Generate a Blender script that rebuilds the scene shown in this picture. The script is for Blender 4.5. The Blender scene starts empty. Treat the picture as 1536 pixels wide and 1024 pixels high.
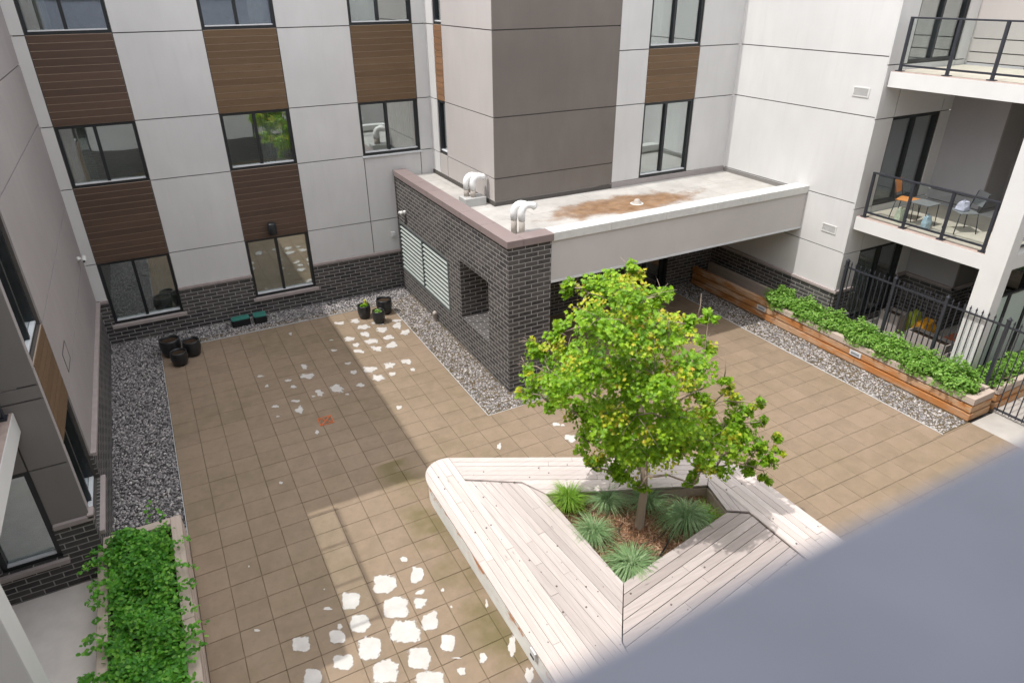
import bpy, math, random
import numpy as np
from mathutils import Vector, Matrix
R=random.Random(7); NR=np.random.default_rng(11)
SC=bpy.context.scene; COL=SC.collection
# ------------------------------------------------------------------ camera numbers (solved from the photograph)
F,YAW,PIT,ROLL=1007.99,.486267,.484738,-.0076995
HC=8.0
fw=Vector((math.sin(YAW)*math.cos(PIT),math.cos(YAW)*math.cos(PIT),-math.sin(PIT)))
r0=Vector((math.cos(YAW),-math.sin(YAW),0)); u0=r0.cross(fw)
rt=math.cos(ROLL)*r0+math.sin(ROLL)*u0; up=-math.sin(ROLL)*r0+math.cos(ROLL)*u0
def ray(x,y): return fw*F+rt*(x-768)-up*(y-512)
def at(x,y,ax=2,val=0.0):
    d=ray(x,y); o=Vector((0,0,HC)); return o+d*((val-o[ax])/d[ax])
# ------------------------------------------------------------------ materials
MATS={}
class NT:
    def __init__(s,name):
        s.m=bpy.data.materials.new(name); s.m.use_nodes=True; s.t=s.m.node_tree; s.n=s.t.nodes; s.b=s.n['Principled BSDF']; s.out=s.n['Material Output']
        MATS[name]=s.m
    def new(s,t,**k):
        n=s.n.new(t)
        for a,v in k.items():
            if a.startswith('i_'): n.inputs[a[2:].replace('_',' ')].default_value=v
            else: setattr(n,a,v)
        return n
    def lk(s,a,b): s.t.links.new(a,b)
    def mix(s,fac,a,b,mode='MIX'):
        n=s.n.new('ShaderNodeMix'); n.data_type='RGBA'; n.blend_type=mode
        for sock,v in ((n.inputs[0],fac),(n.inputs[6],a),(n.inputs[7],b)):
            if isinstance(v,bpy.types.NodeSocket): s.lk(v,sock)
            else: sock.default_value=v if isinstance(v,(int,float)) else (*v,1)
        return n.outputs[2]
    def ramp(s,fac,stops):
        n=s.n.new('ShaderNodeValToRGB'); s.lk(fac,n.inputs[0]); e=n.color_ramp.elements
        while len(e)<len(stops): e.new(.5)
        for q,(p,c) in zip(e,stops): q.position=p; q.color=(c,c,c,1) if isinstance(c,(int,float)) else (*c,1)
        return n.outputs[0]
    def math(s,op,a,b=0.0):
        n=s.n.new('ShaderNodeMath'); n.operation=op
        for sock,v in ((n.inputs[0],a),(n.inputs[1],b)):
            if isinstance(v,bpy.types.NodeSocket): s.lk(v,sock)
            else: sock.default_value=v
        return n.outputs[0]
    def pos(s,scale=(1,1,1)):
        g=s.new('ShaderNodeNewGeometry')
        v=s.n.new('ShaderNodeVectorMath'); v.operation='MULTIPLY'; s.lk(g.outputs['Position'],v.inputs[0]); v.inputs[1].default_value=scale
        return v.outputs[0]
    def noise(s,vec,scale,detail=4,rough=.55):
        n=s.new('ShaderNodeTexNoise'); n.inputs['Scale'].default_value=scale; n.inputs['Detail'].default_value=detail; n.inputs['Roughness'].default_value=rough
        s.lk(vec,n.inputs['Vector']); return n.outputs[0]
    def isl(s): return s.new('ShaderNodeNewGeometry').outputs['Random Per Island']
    def bump(s,h,st=.3,d=.01):
        n=s.new('ShaderNodeBump'); n.inputs['Strength'].default_value=st; n.inputs['Distance'].default_value=d
        s.lk(h,n.inputs['Height']); s.lk(n.outputs[0],s.b.inputs['Normal'])
    def col(s,c):
        if isinstance(c,bpy.types.NodeSocket): s.lk(c,s.b.inputs['Base Color'])
        else: s.b.inputs['Base Color'].default_value=(*c,1)
        return s
    def rough(s,r,spec=None,metal=0):
        if isinstance(r,bpy.types.NodeSocket): s.lk(r,s.b.inputs['Roughness'])
        else: s.b.inputs['Roughness'].default_value=r
        if spec is not None: s.b.inputs['Specular IOR Level'].default_value=spec
        s.b.inputs['Metallic'].default_value=metal
        return s
def sc(c,k): return tuple(min(1,x*k) for x in c)
def stucco(name,c,var=.1,streak=.05):
    t=NT(name); p=t.pos()
    big=t.noise(p,.55,3); mid=t.noise(t.pos((1.6,1.6,.5)),2.2,5); st=t.noise(t.pos((5,5,.35)),2.0,4)
    a=t.ramp(big,[(.3,sc(c,1-var)),(.7,sc(c,1+var*.5))])
    b=t.mix(t.ramp(mid,[(.35,0),(.75,.5)]),a,sc(c,1-var*1.3))
    d=t.mix(t.ramp(st,[(.56,0),(.8,streak*4)]),b,sc(c,.72))
    t.col(d).rough(.92,.2); t.bump(t.noise(p,90,3),.25,.004); return t.m
def plain(name,c,r=.5,spec=.5,metal=0,var=.06,ns=8,bump=0):
    t=NT(name); p=t.pos(); n=t.noise(p,ns,4)
    t.col(t.ramp(n,[(.3,sc(c,1-var)),(.7,sc(c,1+var))])).rough(t.ramp(n,[(.3,max(0.02,r-.06)),(.7,min(1,r+.06))]),spec,metal)
    if bump: t.bump(t.noise(p,ns*5,3),bump,.004)
    return t.m
def brickmat(name):
    t=NT(name); g=t.new('ShaderNodeNewGeometry'); sp=t.new('ShaderNodeSeparateXYZ'); t.lk(g.outputs['Position'],sp.inputs[0])
    sn=t.new('ShaderNodeSeparateXYZ'); t.lk(g.outputs['True Normal'],sn.inputs[0])
    ax=t.math('GREATER_THAN',t.math('ABSOLUTE',sn.outputs[0]),.5); az=t.math('GREATER_THAN',t.math('ABSOLUTE',sn.outputs[2]),.5)
    def vec(a,b):
        c=t.new('ShaderNodeCombineXYZ'); t.lk(a,c.inputs[0]); t.lk(b,c.inputs[1]); return c.outputs[0]
    def vmix(f,a,b):
        n=t.n.new('ShaderNodeMix'); n.data_type='VECTOR'; t.lk(f,n.inputs[0]); t.lk(a,n.inputs[4]); t.lk(b,n.inputs[5]); return n.outputs[1]
    v=vmix(ax,vec(sp.outputs[0],sp.outputs[2]),vec(sp.outputs[1],sp.outputs[2])); v=vmix(az,v,vec(sp.outputs[0],sp.outputs[1]))
    b=t.new('ShaderNodeTexBrick',offset=.5,offset_frequency=2,squash=1.0)
    b.inputs['Scale'].default_value=1; b.inputs['Brick Width'].default_value=.3; b.inputs['Row Height'].default_value=.1; b.inputs['Mortar Size'].default_value=.0085; b.inputs['Mortar Smooth'].default_value=.15; b.inputs['Bias'].default_value=-.1
    t.lk(v,b.inputs['Vector'])
    b.inputs['Color1'].default_value=(.028,.028,.030,1); b.inputs['Color2'].default_value=(.092,.084,.079,1); b.inputs['Mortar'].default_value=(.40,.385,.365,1)
    n=t.noise(t.pos(),14,5); c=t.mix(t.ramp(n,[(.3,0),(.8,.55)]),b.outputs['Color'],(.11,.10,.097))
    n2=t.noise(t.pos(),.9,3); c=t.mix(t.ramp(n2,[(.45,0),(.8,.16)]),c,(.28,.26,.245))
    t.col(c).rough(.85,.3)
    h=t.math('ADD',t.math('MULTIPLY',b.outputs['Fac'],-1),t.math('MULTIPLY',n,.35)); t.bump(h,.7,.012); return t.m
def wood(name,c1,c2,axis,r=.75,grain=1.0,blotch=None):
    t=NT(name); s=[9,9,9]; s[axis]=.5
    g=t.noise(t.pos(tuple(s)),3.2*grain,6,.65); i=t.isl()
    c=t.ramp(i,[(0,c1),(1,c2)]); c=t.mix(t.ramp(g,[(.35,.0),(.7,.45)]),c,sc(c1,.62))
    kn=t.new('ShaderNodeTexVoronoi'); s2=[4,4,4]; s2[axis]=1.1; t.lk(t.pos(tuple(s2)),kn.inputs['Vector']); kn.inputs['Scale'].default_value=1.4
    c=t.mix(t.ramp(kn.outputs['Distance'],[(.03,.55),(.085,0)]),c,sc(c1,.33))
    if blotch:
        bn=t.noise(t.pos(tuple(3.2 if k!=axis else .8 for k in range(3))),1.3,5,.65); c=t.mix(t.ramp(bn,[(.44,0),(.56,.9)]),c,blotch); c=t.mix(t.ramp(bn,[(.28,.7),(.36,0)]),c,sc(c1,.4))
    t.col(c).rough(r,.3); t.bump(g,.35,.004); return t.m
def leafmat(name,c1,c2,c3=None,trans=.35):
    t=NT(name); i=t.isl(); st=[(0,c1),(.6,c2),(1,c3 or c2)]
    c=t.ramp(i,st); n=t.noise(t.pos(),1.3,2); c=t.mix(t.ramp(n,[(.35,0),(.7,.4)]),c,sc(c2,1.25))
    t.col(c).rough(.45,.4)
    tr=t.new('ShaderNodeBsdfTranslucent'); t.lk(t.mix(.5,c,sc(c3 or c2,1.3)),tr.inputs[0])
    mx=t.new('ShaderNodeMixShader'); mx.inputs[0].default_value=trans; t.lk(t.b.outputs[0],mx.inputs[1]); t.lk(tr.outputs[0],mx.inputs[2]); t.lk(mx.outputs[0],t.out.inputs[0]); return t.m
def glassmat(name,tint,refl):
    t=NT(name); tr=t.new('ShaderNodeBsdfTransparent'); tr.inputs[0].default_value=(*tint,1)
    gl=t.new('ShaderNodeBsdfGlossy'); gl.inputs['Roughness'].default_value=.015; gl.inputs[0].default_value=(.92,.97,.97,1)
    gg=t.new('ShaderNodeNewGeometry'); dt=t.n.new('ShaderNodeVectorMath'); dt.operation='DOT_PRODUCT'; t.lk(gg.outputs['Normal'],dt.inputs[0]); t.lk(gg.outputs['Incoming'],dt.inputs[1])
    f=t.math('ADD',t.math('MULTIPLY',t.math('POWER',t.math('SUBTRACT',1.0,t.math('ABSOLUTE',dt.outputs['Value'])),5),.8),refl)
    p=t.noise(t.pos(),1.1,1); b=t.new('ShaderNodeBump'); b.inputs['Strength'].default_value=.04; b.inputs['Distance'].default_value=.05; t.lk(p,b.inputs['Height']); t.lk(b.outputs[0],gl.inputs['Normal'])
    mx=t.new('ShaderNodeMixShader'); t.lk(f,mx.inputs[0]); t.lk(tr.outputs[0],mx.inputs[1]); t.lk(gl.outputs[0],mx.inputs[2]); t.lk(mx.outputs[0],t.out.inputs[0]); return t.m

WHITE=stucco('white_stucco',(.61,.607,.60),.075,.045)
TAUPE=stucco('light_taupe_stucco',(.46,.43,.415),.07,.03)
DTAUPE=stucco('dark_taupe_stucco',(.185,.163,.147),.12,.05)
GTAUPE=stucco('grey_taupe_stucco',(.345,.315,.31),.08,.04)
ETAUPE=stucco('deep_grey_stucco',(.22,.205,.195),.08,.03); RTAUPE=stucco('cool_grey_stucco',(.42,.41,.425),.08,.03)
JOINT=plain('reveal_joint',(.10,.092,.085),.9,.1)
BRICK=brickmat('charcoal_brick')
TRIM=plain('precast_trim',(.36,.31,.30),.85,.2,var=.1,ns=5,bump=.2)
COPING=plain('mauve_metal_coping',(.235,.185,.178),.5,.4,var=.06,ns=3)
WCOPING=plain('white_metal_coping',(.62,.62,.60),.4,.4)
BLACK=plain('black_frame_paint',(.016,.019,.022),.35,.5)
CHAR=plain('charcoal_rail_paint',(.03,.033,.042),.4,.5)
PALEMETAL=plain('pale_sill_metal',(.6,.62,.64),.45,.5)
FASCIA=plain('white_fascia_paint',(.66,.66,.65),.6,.3,var=.03,ns=2)
SOFFIT=plain('soffit_paint',(.34,.32,.30),.9,.2)
CURTAIN=plain('white_curtain',(.72,.71,.68),.9,.1)
GLASS=glassmat('window_glass',(.84,.88,.87),.35)
RGLASS=glassmat('railing_glass',(.92,.945,.94),.03)
INTER=plain('room_paint',(.66,.64,.60),.9,.1)
SIDING=wood('brown_plank_siding',(.086,.054,.040),(.112,.071,.051),0,.6,.8)
SIDINGT=wood('tan_plank_siding',(.132,.081,.043),(.168,.105,.057),0,.6,.8)
SIDINGY=wood('sunlit_plank_siding_side',(.22,.12,.06),(.30,.165,.09),1,.6,.8)  # sunlight on the tower side is put into this brighter plank colour
GROOVE=plain('groove_highlight',(.42,.33,.26),.7,.2)  # pale tone paints the thin highlight along the plank grooves
CONC2=plain('sun_dimmed_concrete',(.40,.375,.345),.9,.2,var=.1,ns=2.5,bump=.15); CONC=plain('shade_lifted_concrete',(.74,.69,.65),.9,.2,var=.1,ns=2.5,bump=.15)  # one concrete: darker copy offsets the sun, lighter copy offsets the shade
DECKY=wood('pale_deck_wood_long',(.56,.49,.46),(.65,.58,.548),1,.8)
DECKD=wood('pale_deck_wood_cross',(.55,.485,.46),(.64,.57,.54),0,.8)
DECKI=wood('grey_deck_wood_long',(.47,.415,.395),(.60,.535,.51),1,.8)
DECKX=wood('grey_deck_wood_cross',(.40,.345,.325),(.55,.485,.46),0,.8)
TIMB=wood('shade_toned_timber',(.38,.15,.045),(.50,.24,.085),1,.7,.7,blotch=(.58,.40,.27))  # deeper orange puts the canopy's shade into the far courses
TIMBP=wood('pale_timber',(.46,.27,.15),(.58,.38,.24),1,.7,.7,blotch=(.44,.175,.05))
TIMBX=wood('orange_timber_cross',(.46,.28,.15),(.56,.38,.24),0,.7,.7,blotch=(.44,.19,.06))
TIMBT=wood('weathered_timber',(.48,.39,.33),(.55,.455,.39),1,.8,.8)
TIMBTX=wood('weathered_timber_cross',(.48,.39,.33),(.55,.455,.39),0,.8,.8)
SOIL=plain('dark_soil',(.045,.03,.02),.95,.1,var=.4,ns=30,bump=.8)
MULCH=plain('bark_mulch',(.20,.105,.06),.95,.1,var=.5,ns=45,bump=1.0)
STRAW=leafmat('mulch_chips',(.16,.075,.04),(.30,.17,.10),(.42,.29,.19),.0)
BARK=wood('tree_bark',(.34,.27,.21),(.36,.29,.23),2,.9,1.4)
LEAF=leafmat('maple_leaf',(.07,.195,.009),(.20,.385,.014),(.38,.55,.03),.38)
LEAFY=leafmat('maple_young_leaf',(.33,.47,.02),(.47,.52,.03),(.58,.36,.06),.4)
HEDGE=leafmat('hedge_leaf',(.03,.13,.015),(.09,.32,.025),(.26,.52,.07),.35)
SHRUB=leafmat('shrub_leaf',(.09,.22,.03),(.19,.37,.055),(.32,.50,.12),.35)
GRASSB=leafmat('blue_grass_blade',(.13,.25,.095),(.25,.39,.18),(.44,.55,.32),.3)
GRASSG=leafmat('green_grass_blade',(.12,.27,.02),(.20,.38,.04),(.32,.46,.08),.3)
POT=plain('black_pot_glaze',(.017,.018,.02),.32,.5,var=.2,ns=4)
PIPEW=plain('white_pipe_wrap',(.8,.8,.79),.45,.4,bump=.25,ns=12)
PIPEG=plain('grey_pipe_band',(.42,.38,.34),.6,.3)
GREENLID=plain('green_plastic_lid',(.045,.19,.16),.45,.4,var=.2,ns=15)
BLKPL=plain('black_plastic',(.012,.012,.014),.45,.4)
def gravelmat():
    t=NT('gravel_stone'); i=t.isl()
    c=t.ramp(i,[(0,(.12,.115,.117)),(.3,(.21,.20,.20)),(.6,(.31,.29,.287)),(.85,(.42,.39,.38)),(1,(.60,.57,.55))])
    t.col(c).rough(.8,.3); return t.m
GRAVEL=gravelmat(); GRAVBED=plain('gravel_bed',(.07,.066,.064),.95,.1,var=.5,ns=40)
def paver(name,c,wet):
    t=NT(name); i=t.isl(); p=t.pos()
    a=t.ramp(i,[(0,sc(c,.92)),(.5,c),(1,sc(c,1.08))])
    a=t.mix(t.ramp(t.noise(p,.35,3),[(.38,0),(.66,.6)]),a,wet)
    a=t.mix(t.ramp(t.noise(p,3.2,6,.65),[(.4,0),(.75,.55)]),a,sc(c,1.3))
    a=t.mix(t.ramp(t.noise(p,9,5,.7),[(.5,0),(.8,.35)]),a,sc(c,.6))
    sp=t.new('ShaderNodeSeparateXYZ'); t.lk(p,sp.inputs[0])      # olive damp moss along the foot of the bench
    d=t.math('ABSOLUTE',t.math('SUBTRACT',sp.outputs[0],2.75)); k=t.math('MULTIPLY',t.ramp(d,[(.12,1),(.5,0)]),t.ramp(t.noise(p,1.3,4),[(.42,0),(.6,.75)])); k=t.math('MULTIPLY',k,t.math('LESS_THAN',sp.outputs[1],10.2))
    a=t.mix(k,a,(.125,.105,.038))
    t.col(a).rough(t.ramp(t.noise(p,2,3),[(.3,.6),(.7,.85)]),.35); t.bump(t.noise(p,70,3),.2,.003); return t.m
PAVER=paver('beige_concrete_paver',(.242,.180,.127),(.180,.140,.082)); PJOINT=plain('paver_joint',(.11,.085,.052),.95,.1,var=.3,ns=3)
def bloommat():
    t=NT('white_mineral_bloom'); p=t.pos(); at_=t.new('ShaderNodeAttribute',attribute_name='cover'); n=t.noise(p,8,6,.68)
    a=t.math('ADD',at_.outputs['Fac'],t.math('MULTIPLY',t.math('SUBTRACT',n,.5),1.5)); a=t.ramp(a,[(.31,0),(.46,.90)])
    t.col(t.ramp(t.noise(p,5,4),[(.3,(.52,.495,.465)),(.7,(.64,.615,.585))])).rough(.45,.4)
    tr=t.new('ShaderNodeBsdfTransparent'); mx=t.new('ShaderNodeMixShader'); t.lk(a,mx.inputs[0]); t.lk(tr.outputs[0],mx.inputs[1]); t.lk(t.b.outputs[0],mx.inputs[2]); t.lk(mx.outputs[0],t.out.inputs[0]); return t.m
BLOOM=bloommat()
def roofmat():
    t=NT('pale_roof_membrane'); p=t.pos()
    n=t.noise(p,1.6,5); base=t.ramp(n,[(.3,(.37,.355,.335)),(.7,(.49,.475,.45))])
    # rust coloured silt left round the roof drain
    sp=t.new('ShaderNodeSeparateXYZ'); t.lk(p,sp.inputs[0])
    dx=t.math('MULTIPLY',t.math('SUBTRACT',sp.outputs[0],10.0),1/2.5); dy=t.math('MULTIPLY',t.math('SUBTRACT',sp.outputs[1],12.95),1/.72)
    d=t.math('SQRT',t.math('ADD',t.math('MULTIPLY',dx,dx),t.math('MULTIPLY',dy,dy)))
    d=t.math('ADD',d,t.math('MULTIPLY',t.math('SUBTRACT',t.noise(p,1.7,5,.65),.5),1.5))
    c=t.mix(t.ramp(d,[(.5,.92),(.72,.75),(1.0,0)]),base,t.ramp(t.noise(p,4,5),[(.35,(.15,.07,.022)),(.65,(.27,.155,.075))]))
    bk=t.new('ShaderNodeTexBrick',offset=.35); bk.inputs['Scale'].default_value=1; bk.inputs['Brick Width'].default_value=1.9; bk.inputs['Row Height'].default_value=1.02; bk.inputs['Mortar Size'].default_value=.010; t.lk(p,bk.inputs['Vector'])
    c=t.mix(t.math('MULTIPLY',bk.outputs['Fac'],.45),c,(.16,.15,.14)); c=t.mix(t.ramp(t.noise(p,6,5),[(.5,0),(.8,.35)]),c,(.27,.255,.235))
    t.col(c).rough(.75,.3); return t.m
ROOF=roofmat()
def skirtmat():
    t=NT('white_skirt_paint'); p=t.pos(); n=t.noise(p,2.2,4); sp=t.new('ShaderNodeSeparateXYZ'); t.lk(p,sp.inputs[0])
    c=t.ramp(n,[(.35,(.66,.68,.68)),(.7,(.82,.82,.80))])
    rs=t.noise(t.pos((1.2,1.2,3)),1.9,5,.7); m=t.math('MULTIPLY',t.ramp(rs,[(.53,0),(.58,1)]),t.ramp(sp.outputs[2],[(.16,0),(.30,1)]))
    c=t.mix(m,c,(.50,.19,.05)); t.col(c).rough(.6,.3); return t.m
SKIRT=skirtmat()
FROST=plain('frosted_glass',(.50,.60,.55),.35,.5,var=.06,ns=1.5)
ORANGE=plain('orange_spray_paint',(.62,.13,.03),.7,.2,var=.3,ns=30)
LEDGE=plain('grey_parapet_metal',(.31,.328,.41),.55,.4,var=.13,ns=9)
# ------------------------------------------------------------------ geometry helpers
class MB:
    def __init__(s): s.v=[]; s.f=[]; s.mi=[]; s.cur=0
    def box(s,x0,x1,y0,y1,z0,z1,rm=()):
        b=len(s.v); s.v+=[(x,y,z) for z in (z0,z1) for x,y in ((x0,y0),(x1,y0),(x1,y1),(x0,y1))]
        F_=[(0,3,2,1),(4,5,6,7),(0,1,5,4),(1,2,6,5),(2,3,7,6),(3,0,4,7)]
        for k,q in enumerate(F_):
            if k in rm: continue
            s.f.append(tuple(b+i for i in q)); s.mi.append(s.cur)
        return s
    def face(s,pts): b=len(s.v); s.v+=[tuple(p) for p in pts]; s.f.append(tuple(range(b,b+len(pts)))); s.mi.append(s.cur); return s
    def prism(s,poly,z0,z1):
        zt=z1 if callable(z1) else (lambda x,y:z1); zb=z0 if callable(z0) else (lambda x,y:z0)
        n=len(poly); b=len(s.v); s.v+=[(x,y,zb(x,y)) for x,y in poly]+[(x,y,zt(x,y)) for x,y in poly]
        s.f.append(tuple(b+n+i for i in range(n))); s.f.append(tuple(b+i for i in reversed(range(n))))
        for i in range(n): j=(i+1)%n; s.f.append((b+i,b+j,b+n+j,b+n+i))
        s.mi+=[s.cur]*(n+2); return s
    def tube(s,path,rad,seg=8,caps=True):
        path=[Vector(p) for p in path]; rad=[rad]*len(path) if isinstance(rad,(int,float)) else rad
        b=len(s.v); pn=None
        for i,p in enumerate(path):
            d=(path[min(i+1,len(path)-1)]-path[max(i-1,0)]).normalized()
            if pn is None: a=d.orthogonal().normalized()
            else: a=(pn-d*pn.dot(d)).normalized()
            pn=a; c=d.cross(a)
            for k in range(seg):
                t=2*math.pi*k/seg; s.v.append(tuple(p+(a*math.cos(t)+c*math.sin(t))*rad[i]))
        for i in range(len(path)-1):
            for k in range(seg):
                s.f.append((b+i*seg+k,b+i*seg+(k+1)%seg,b+(i+1)*seg+(k+1)%seg,b+(i+1)*seg+k)); s.mi.append(s.cur)
        if caps:
            s.f.append(tuple(b+k for k in reversed(range(seg)))); e=b+(len(path)-1)*seg; s.f.append(tuple(e+k for k in range(seg))); s.mi+=[s.cur]*2
        return s
    def lathe(s,c,prof,seg=24):
        b=len(s.v)
        for r,z in prof:
            for k in range(seg): t=2*math.pi*k/seg; s.v.append((c[0]+r*math.cos(t),c[1]+r*math.sin(t),c[2]+z))
        for i in range(len(prof)-1):
            for k in range(seg): s.f.append((b+i*seg+k,b+i*seg+(k+1)%seg,b+(i+1)*seg+(k+1)%seg,b+(i+1)*seg+k)); s.mi.append(s.cur)
        return s
    def build(s,name,mat,parent=None,smooth=False,bevel=0):
        me=bpy.data.meshes.new(name); me.from_pydata(s.v,[],s.f)
        for m in (mat if isinstance(mat,list) else [mat]): me.materials.append(m)
        if isinstance(mat,list): me.polygons.foreach_set('material_index',s.mi)
        if smooth: me.polygons.foreach_set('use_smooth',[True]*len(me.polygons))
        me.update(); o=bpy.data.objects.new(name,me); COL.objects.link(o)
        if parent: o.parent=parent; o.matrix_parent_inverse=pinv(parent)
        if bevel:
            m=o.modifiers.new('bevel','BEVEL'); m.width=bevel; m.segments=2; m.limit_method='ANGLE'
        return o
def pinv(p):
    M=Matrix.Identity(4); q=p; ch=[]
    while q: ch.append(q); q=q.parent
    for q in reversed(ch): M=M@(q.matrix_parent_inverse@Matrix.LocRotScale(q.location,q.rotation_euler,q.scale))
    return M.inverted()
def npmesh(name,V,counts,idx,mat,parent=None,mi=None):
    me=bpy.data.meshes.new(name); V=np.ascontiguousarray(V,dtype=np.float32).reshape(-1,3)
    me.vertices.add(len(V)); me.vertices.foreach_set('co',V.ravel()); idx=np.asarray(idx,dtype=np.int32).ravel()
    me.loops.add(len(idx)); me.loops.foreach_set('vertex_index',idx); counts=np.asarray(counts,dtype=np.int32)
    me.polygons.add(len(counts)); st=np.zeros(len(counts),dtype=np.int32); st[1:]=np.cumsum(counts)[:-1]
    me.polygons.foreach_set('loop_start',st); me.polygons.foreach_set('loop_total',counts)
    for m in (mat if isinstance(mat,list) else [mat]): me.materials.append(m)
    if mi is not None: me.polygons.foreach_set('material_index',np.asarray(mi,dtype=np.int32))
    me.update(calc_edges=True); me.validate(); o=bpy.data.objects.new(name,me); COL.objects.link(o)
    if parent: o.parent=parent; o.matrix_parent_inverse=pinv(parent)
    return o
def tag(o,label=None,cat=None,group=None,kind=None):
    if label: o['label']=label
    if cat: o['category']=cat
    if group: o['group']=group
    if kind: o['kind']=kind
    return o
def thing(name,label,cat,loc=(0,0,0),group=None):
    o=bpy.data.objects.new(name,None); o.empty_display_size=.2; COL.objects.link(o); o.location=loc; return tag(o,label,cat,group)
def struct(o,label=None,cat=None,kind='structure'): return tag(o,label,cat,None,kind)
def clip(poly,n,d):       # keep n.p<=d
    out=[]
    for i in range(len(poly)):
        a,b=poly[i],poly[(i+1)%len(poly)]; da=a[0]*n[0]+a[1]*n[1]-d; db=b[0]*n[0]+b[1]*n[1]-d
        if da<=0: out.append(a)
        if (da<0<db) or (db<0<da): t=da/(da-db); out.append((a[0]+(b[0]-a[0])*t,a[1]+(b[1]-a[1])*t))
    return out
def planks(mb,poly,ang,w,z1,th=.03,gap=.006,joint=2.6):
    d=(math.cos(ang),math.sin(ang)); n=(-d[1],d[0]); vs=[p[0]*n[0]+p[1]*n[1] for p in poly]; lo,hi=min(vs),max(vs); k=lo+1e-4
    while k<hi:
        s=clip(clip(poly,n,k+w-gap),(-n[0],-n[1]),-k)
        if len(s)>=3:
            us=[p[0]*d[0]+p[1]*d[1] for p in s]; a,b=min(us),max(us); cuts=[a]; c=a+R.uniform(.4,1)*joint
            while c<b-.5: cuts.append(c); c+=joint*R.uniform(.8,1.25)
            cuts.append(b)
            for q,(e,f) in enumerate(zip(cuts,cuts[1:])):
                s2=clip(clip(s,d,f-(.0025 if q<len(cuts)-2 else -1)),(-d[0],-d[1]),-(e+(.0025 if q else -1)))
                if len(s2)>=3:
                    dz=R.uniform(-.0025,.0025)
                    area=sum(s2[i][0]*s2[(i+1)%len(s2)][1]-s2[(i+1)%len(s2)][0]*s2[i][1] for i in range(len(s2)))
                    if area<0: s2=s2[::-1]
                    if abs(area)>1e-4:
                        zf=(lambda x,y,dz=dz:z1(x,y)+dz) if callable(z1) else (lambda x,y,dz=dz:z1+dz)
                        mb.prism(s2,lambda x,y:zf(x,y)-th,zf)
        k+=w
# ---- facades: walls along x (axis 1, plane y=pos) or y (axis 0, plane x=pos); sgn = outward direction
def fbox(mb,ax,pos,sgn,u0,u1,z0,z1,d0,d1):
    """d0..d1: depth measured outward from the wall plane"""
    a,b=sorted((pos+sgn*d0,pos+sgn*d1))
    if ax==1: mb.box(u0,u1,a,b,z0,z1)
    else: mb.box(a,b,u0,u1,z0,z1)
def wall(parent,ax,pos,sgn,us,zs,fill,th=.24,e=None):
    """fill(i,j)-> material key or None (opening). One 'wall' mesh for the backing, one mesh per cladding."""
    back=MB(); cl={}; e=e if e is not None else ((.032,0) if ax==0 else (0,0)); U0=list(us); nu=len(us)-1
    for i in range(len(us)-1):
        for j in range(len(zs)-1):
            k=fill(i,j)
            if k is None: continue
            fbox(back,ax,pos,sgn,U0[i]+(.034 if i==0 else 0),U0[i+1]-(.034 if i==nu-1 else 0),zs[j],zs[j+1],-th,-.025)
            us=[U0[0]+e[0]]+U0[1:-1]+[U0[-1]-e[1]]
            if k in ('B',):
                m=cl.setdefault(k,MB()); fbox(m,ax,pos,sgn,us[i],us[i+1],zs[j],zs[j+1],-.03,.02)
            elif k[0]=='S':
                m=MB(); g=MB(); fbox(g,ax,pos,sgn,us[i]+.01,us[i+1]-.01,zs[j],zs[j+1],-.03,-.012)
                n=max(1,round((zs[j+1]-zs[j])/.152)); h=(zs[j+1]-zs[j])/n
                for q in range(n): fbox(m,ax,pos,sgn,us[i]+.012,us[i+1]-.012,zs[j]+q*h+.0075,zs[j]+(q+1)*h-.0075,-.02,0)
                so_=m.build('plank_siding',{'S':SIDING,'St':SIDINGT,'Sy':SIDINGY}[k],parent); g.build('siding_backing',GROOVE,so_)
            else:
                m=cl.setdefault(k,MB()); g=.0115; fbox(m,ax,pos,sgn,us[i]+(g if i else 0),us[i+1]-(g if i<len(us)-2 else 0),zs[j]+g,zs[j+1]-g,-.03,0)
    back.build('wall',JOINT,parent)
    names={'W':('stucco_cladding',WHITE),'T':('stucco_cladding',TAUPE),'D':('dark_cladding',DTAUPE),'H':('stucco_cladding',GTAUPE),'E':('stucco_cladding',ETAUPE),'R':('stucco_cladding',RTAUPE),'B':('brick_cladding',BRICK),
           'S':('plank_siding',SIDING),'St':('plank_siding',SIDINGT),'Sy':('plank_siding',SIDINGY),'G':('siding_backing',GROOVE)}
    for k,m in cl.items(): m.build(names[k][0],names[k][1],parent)
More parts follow.
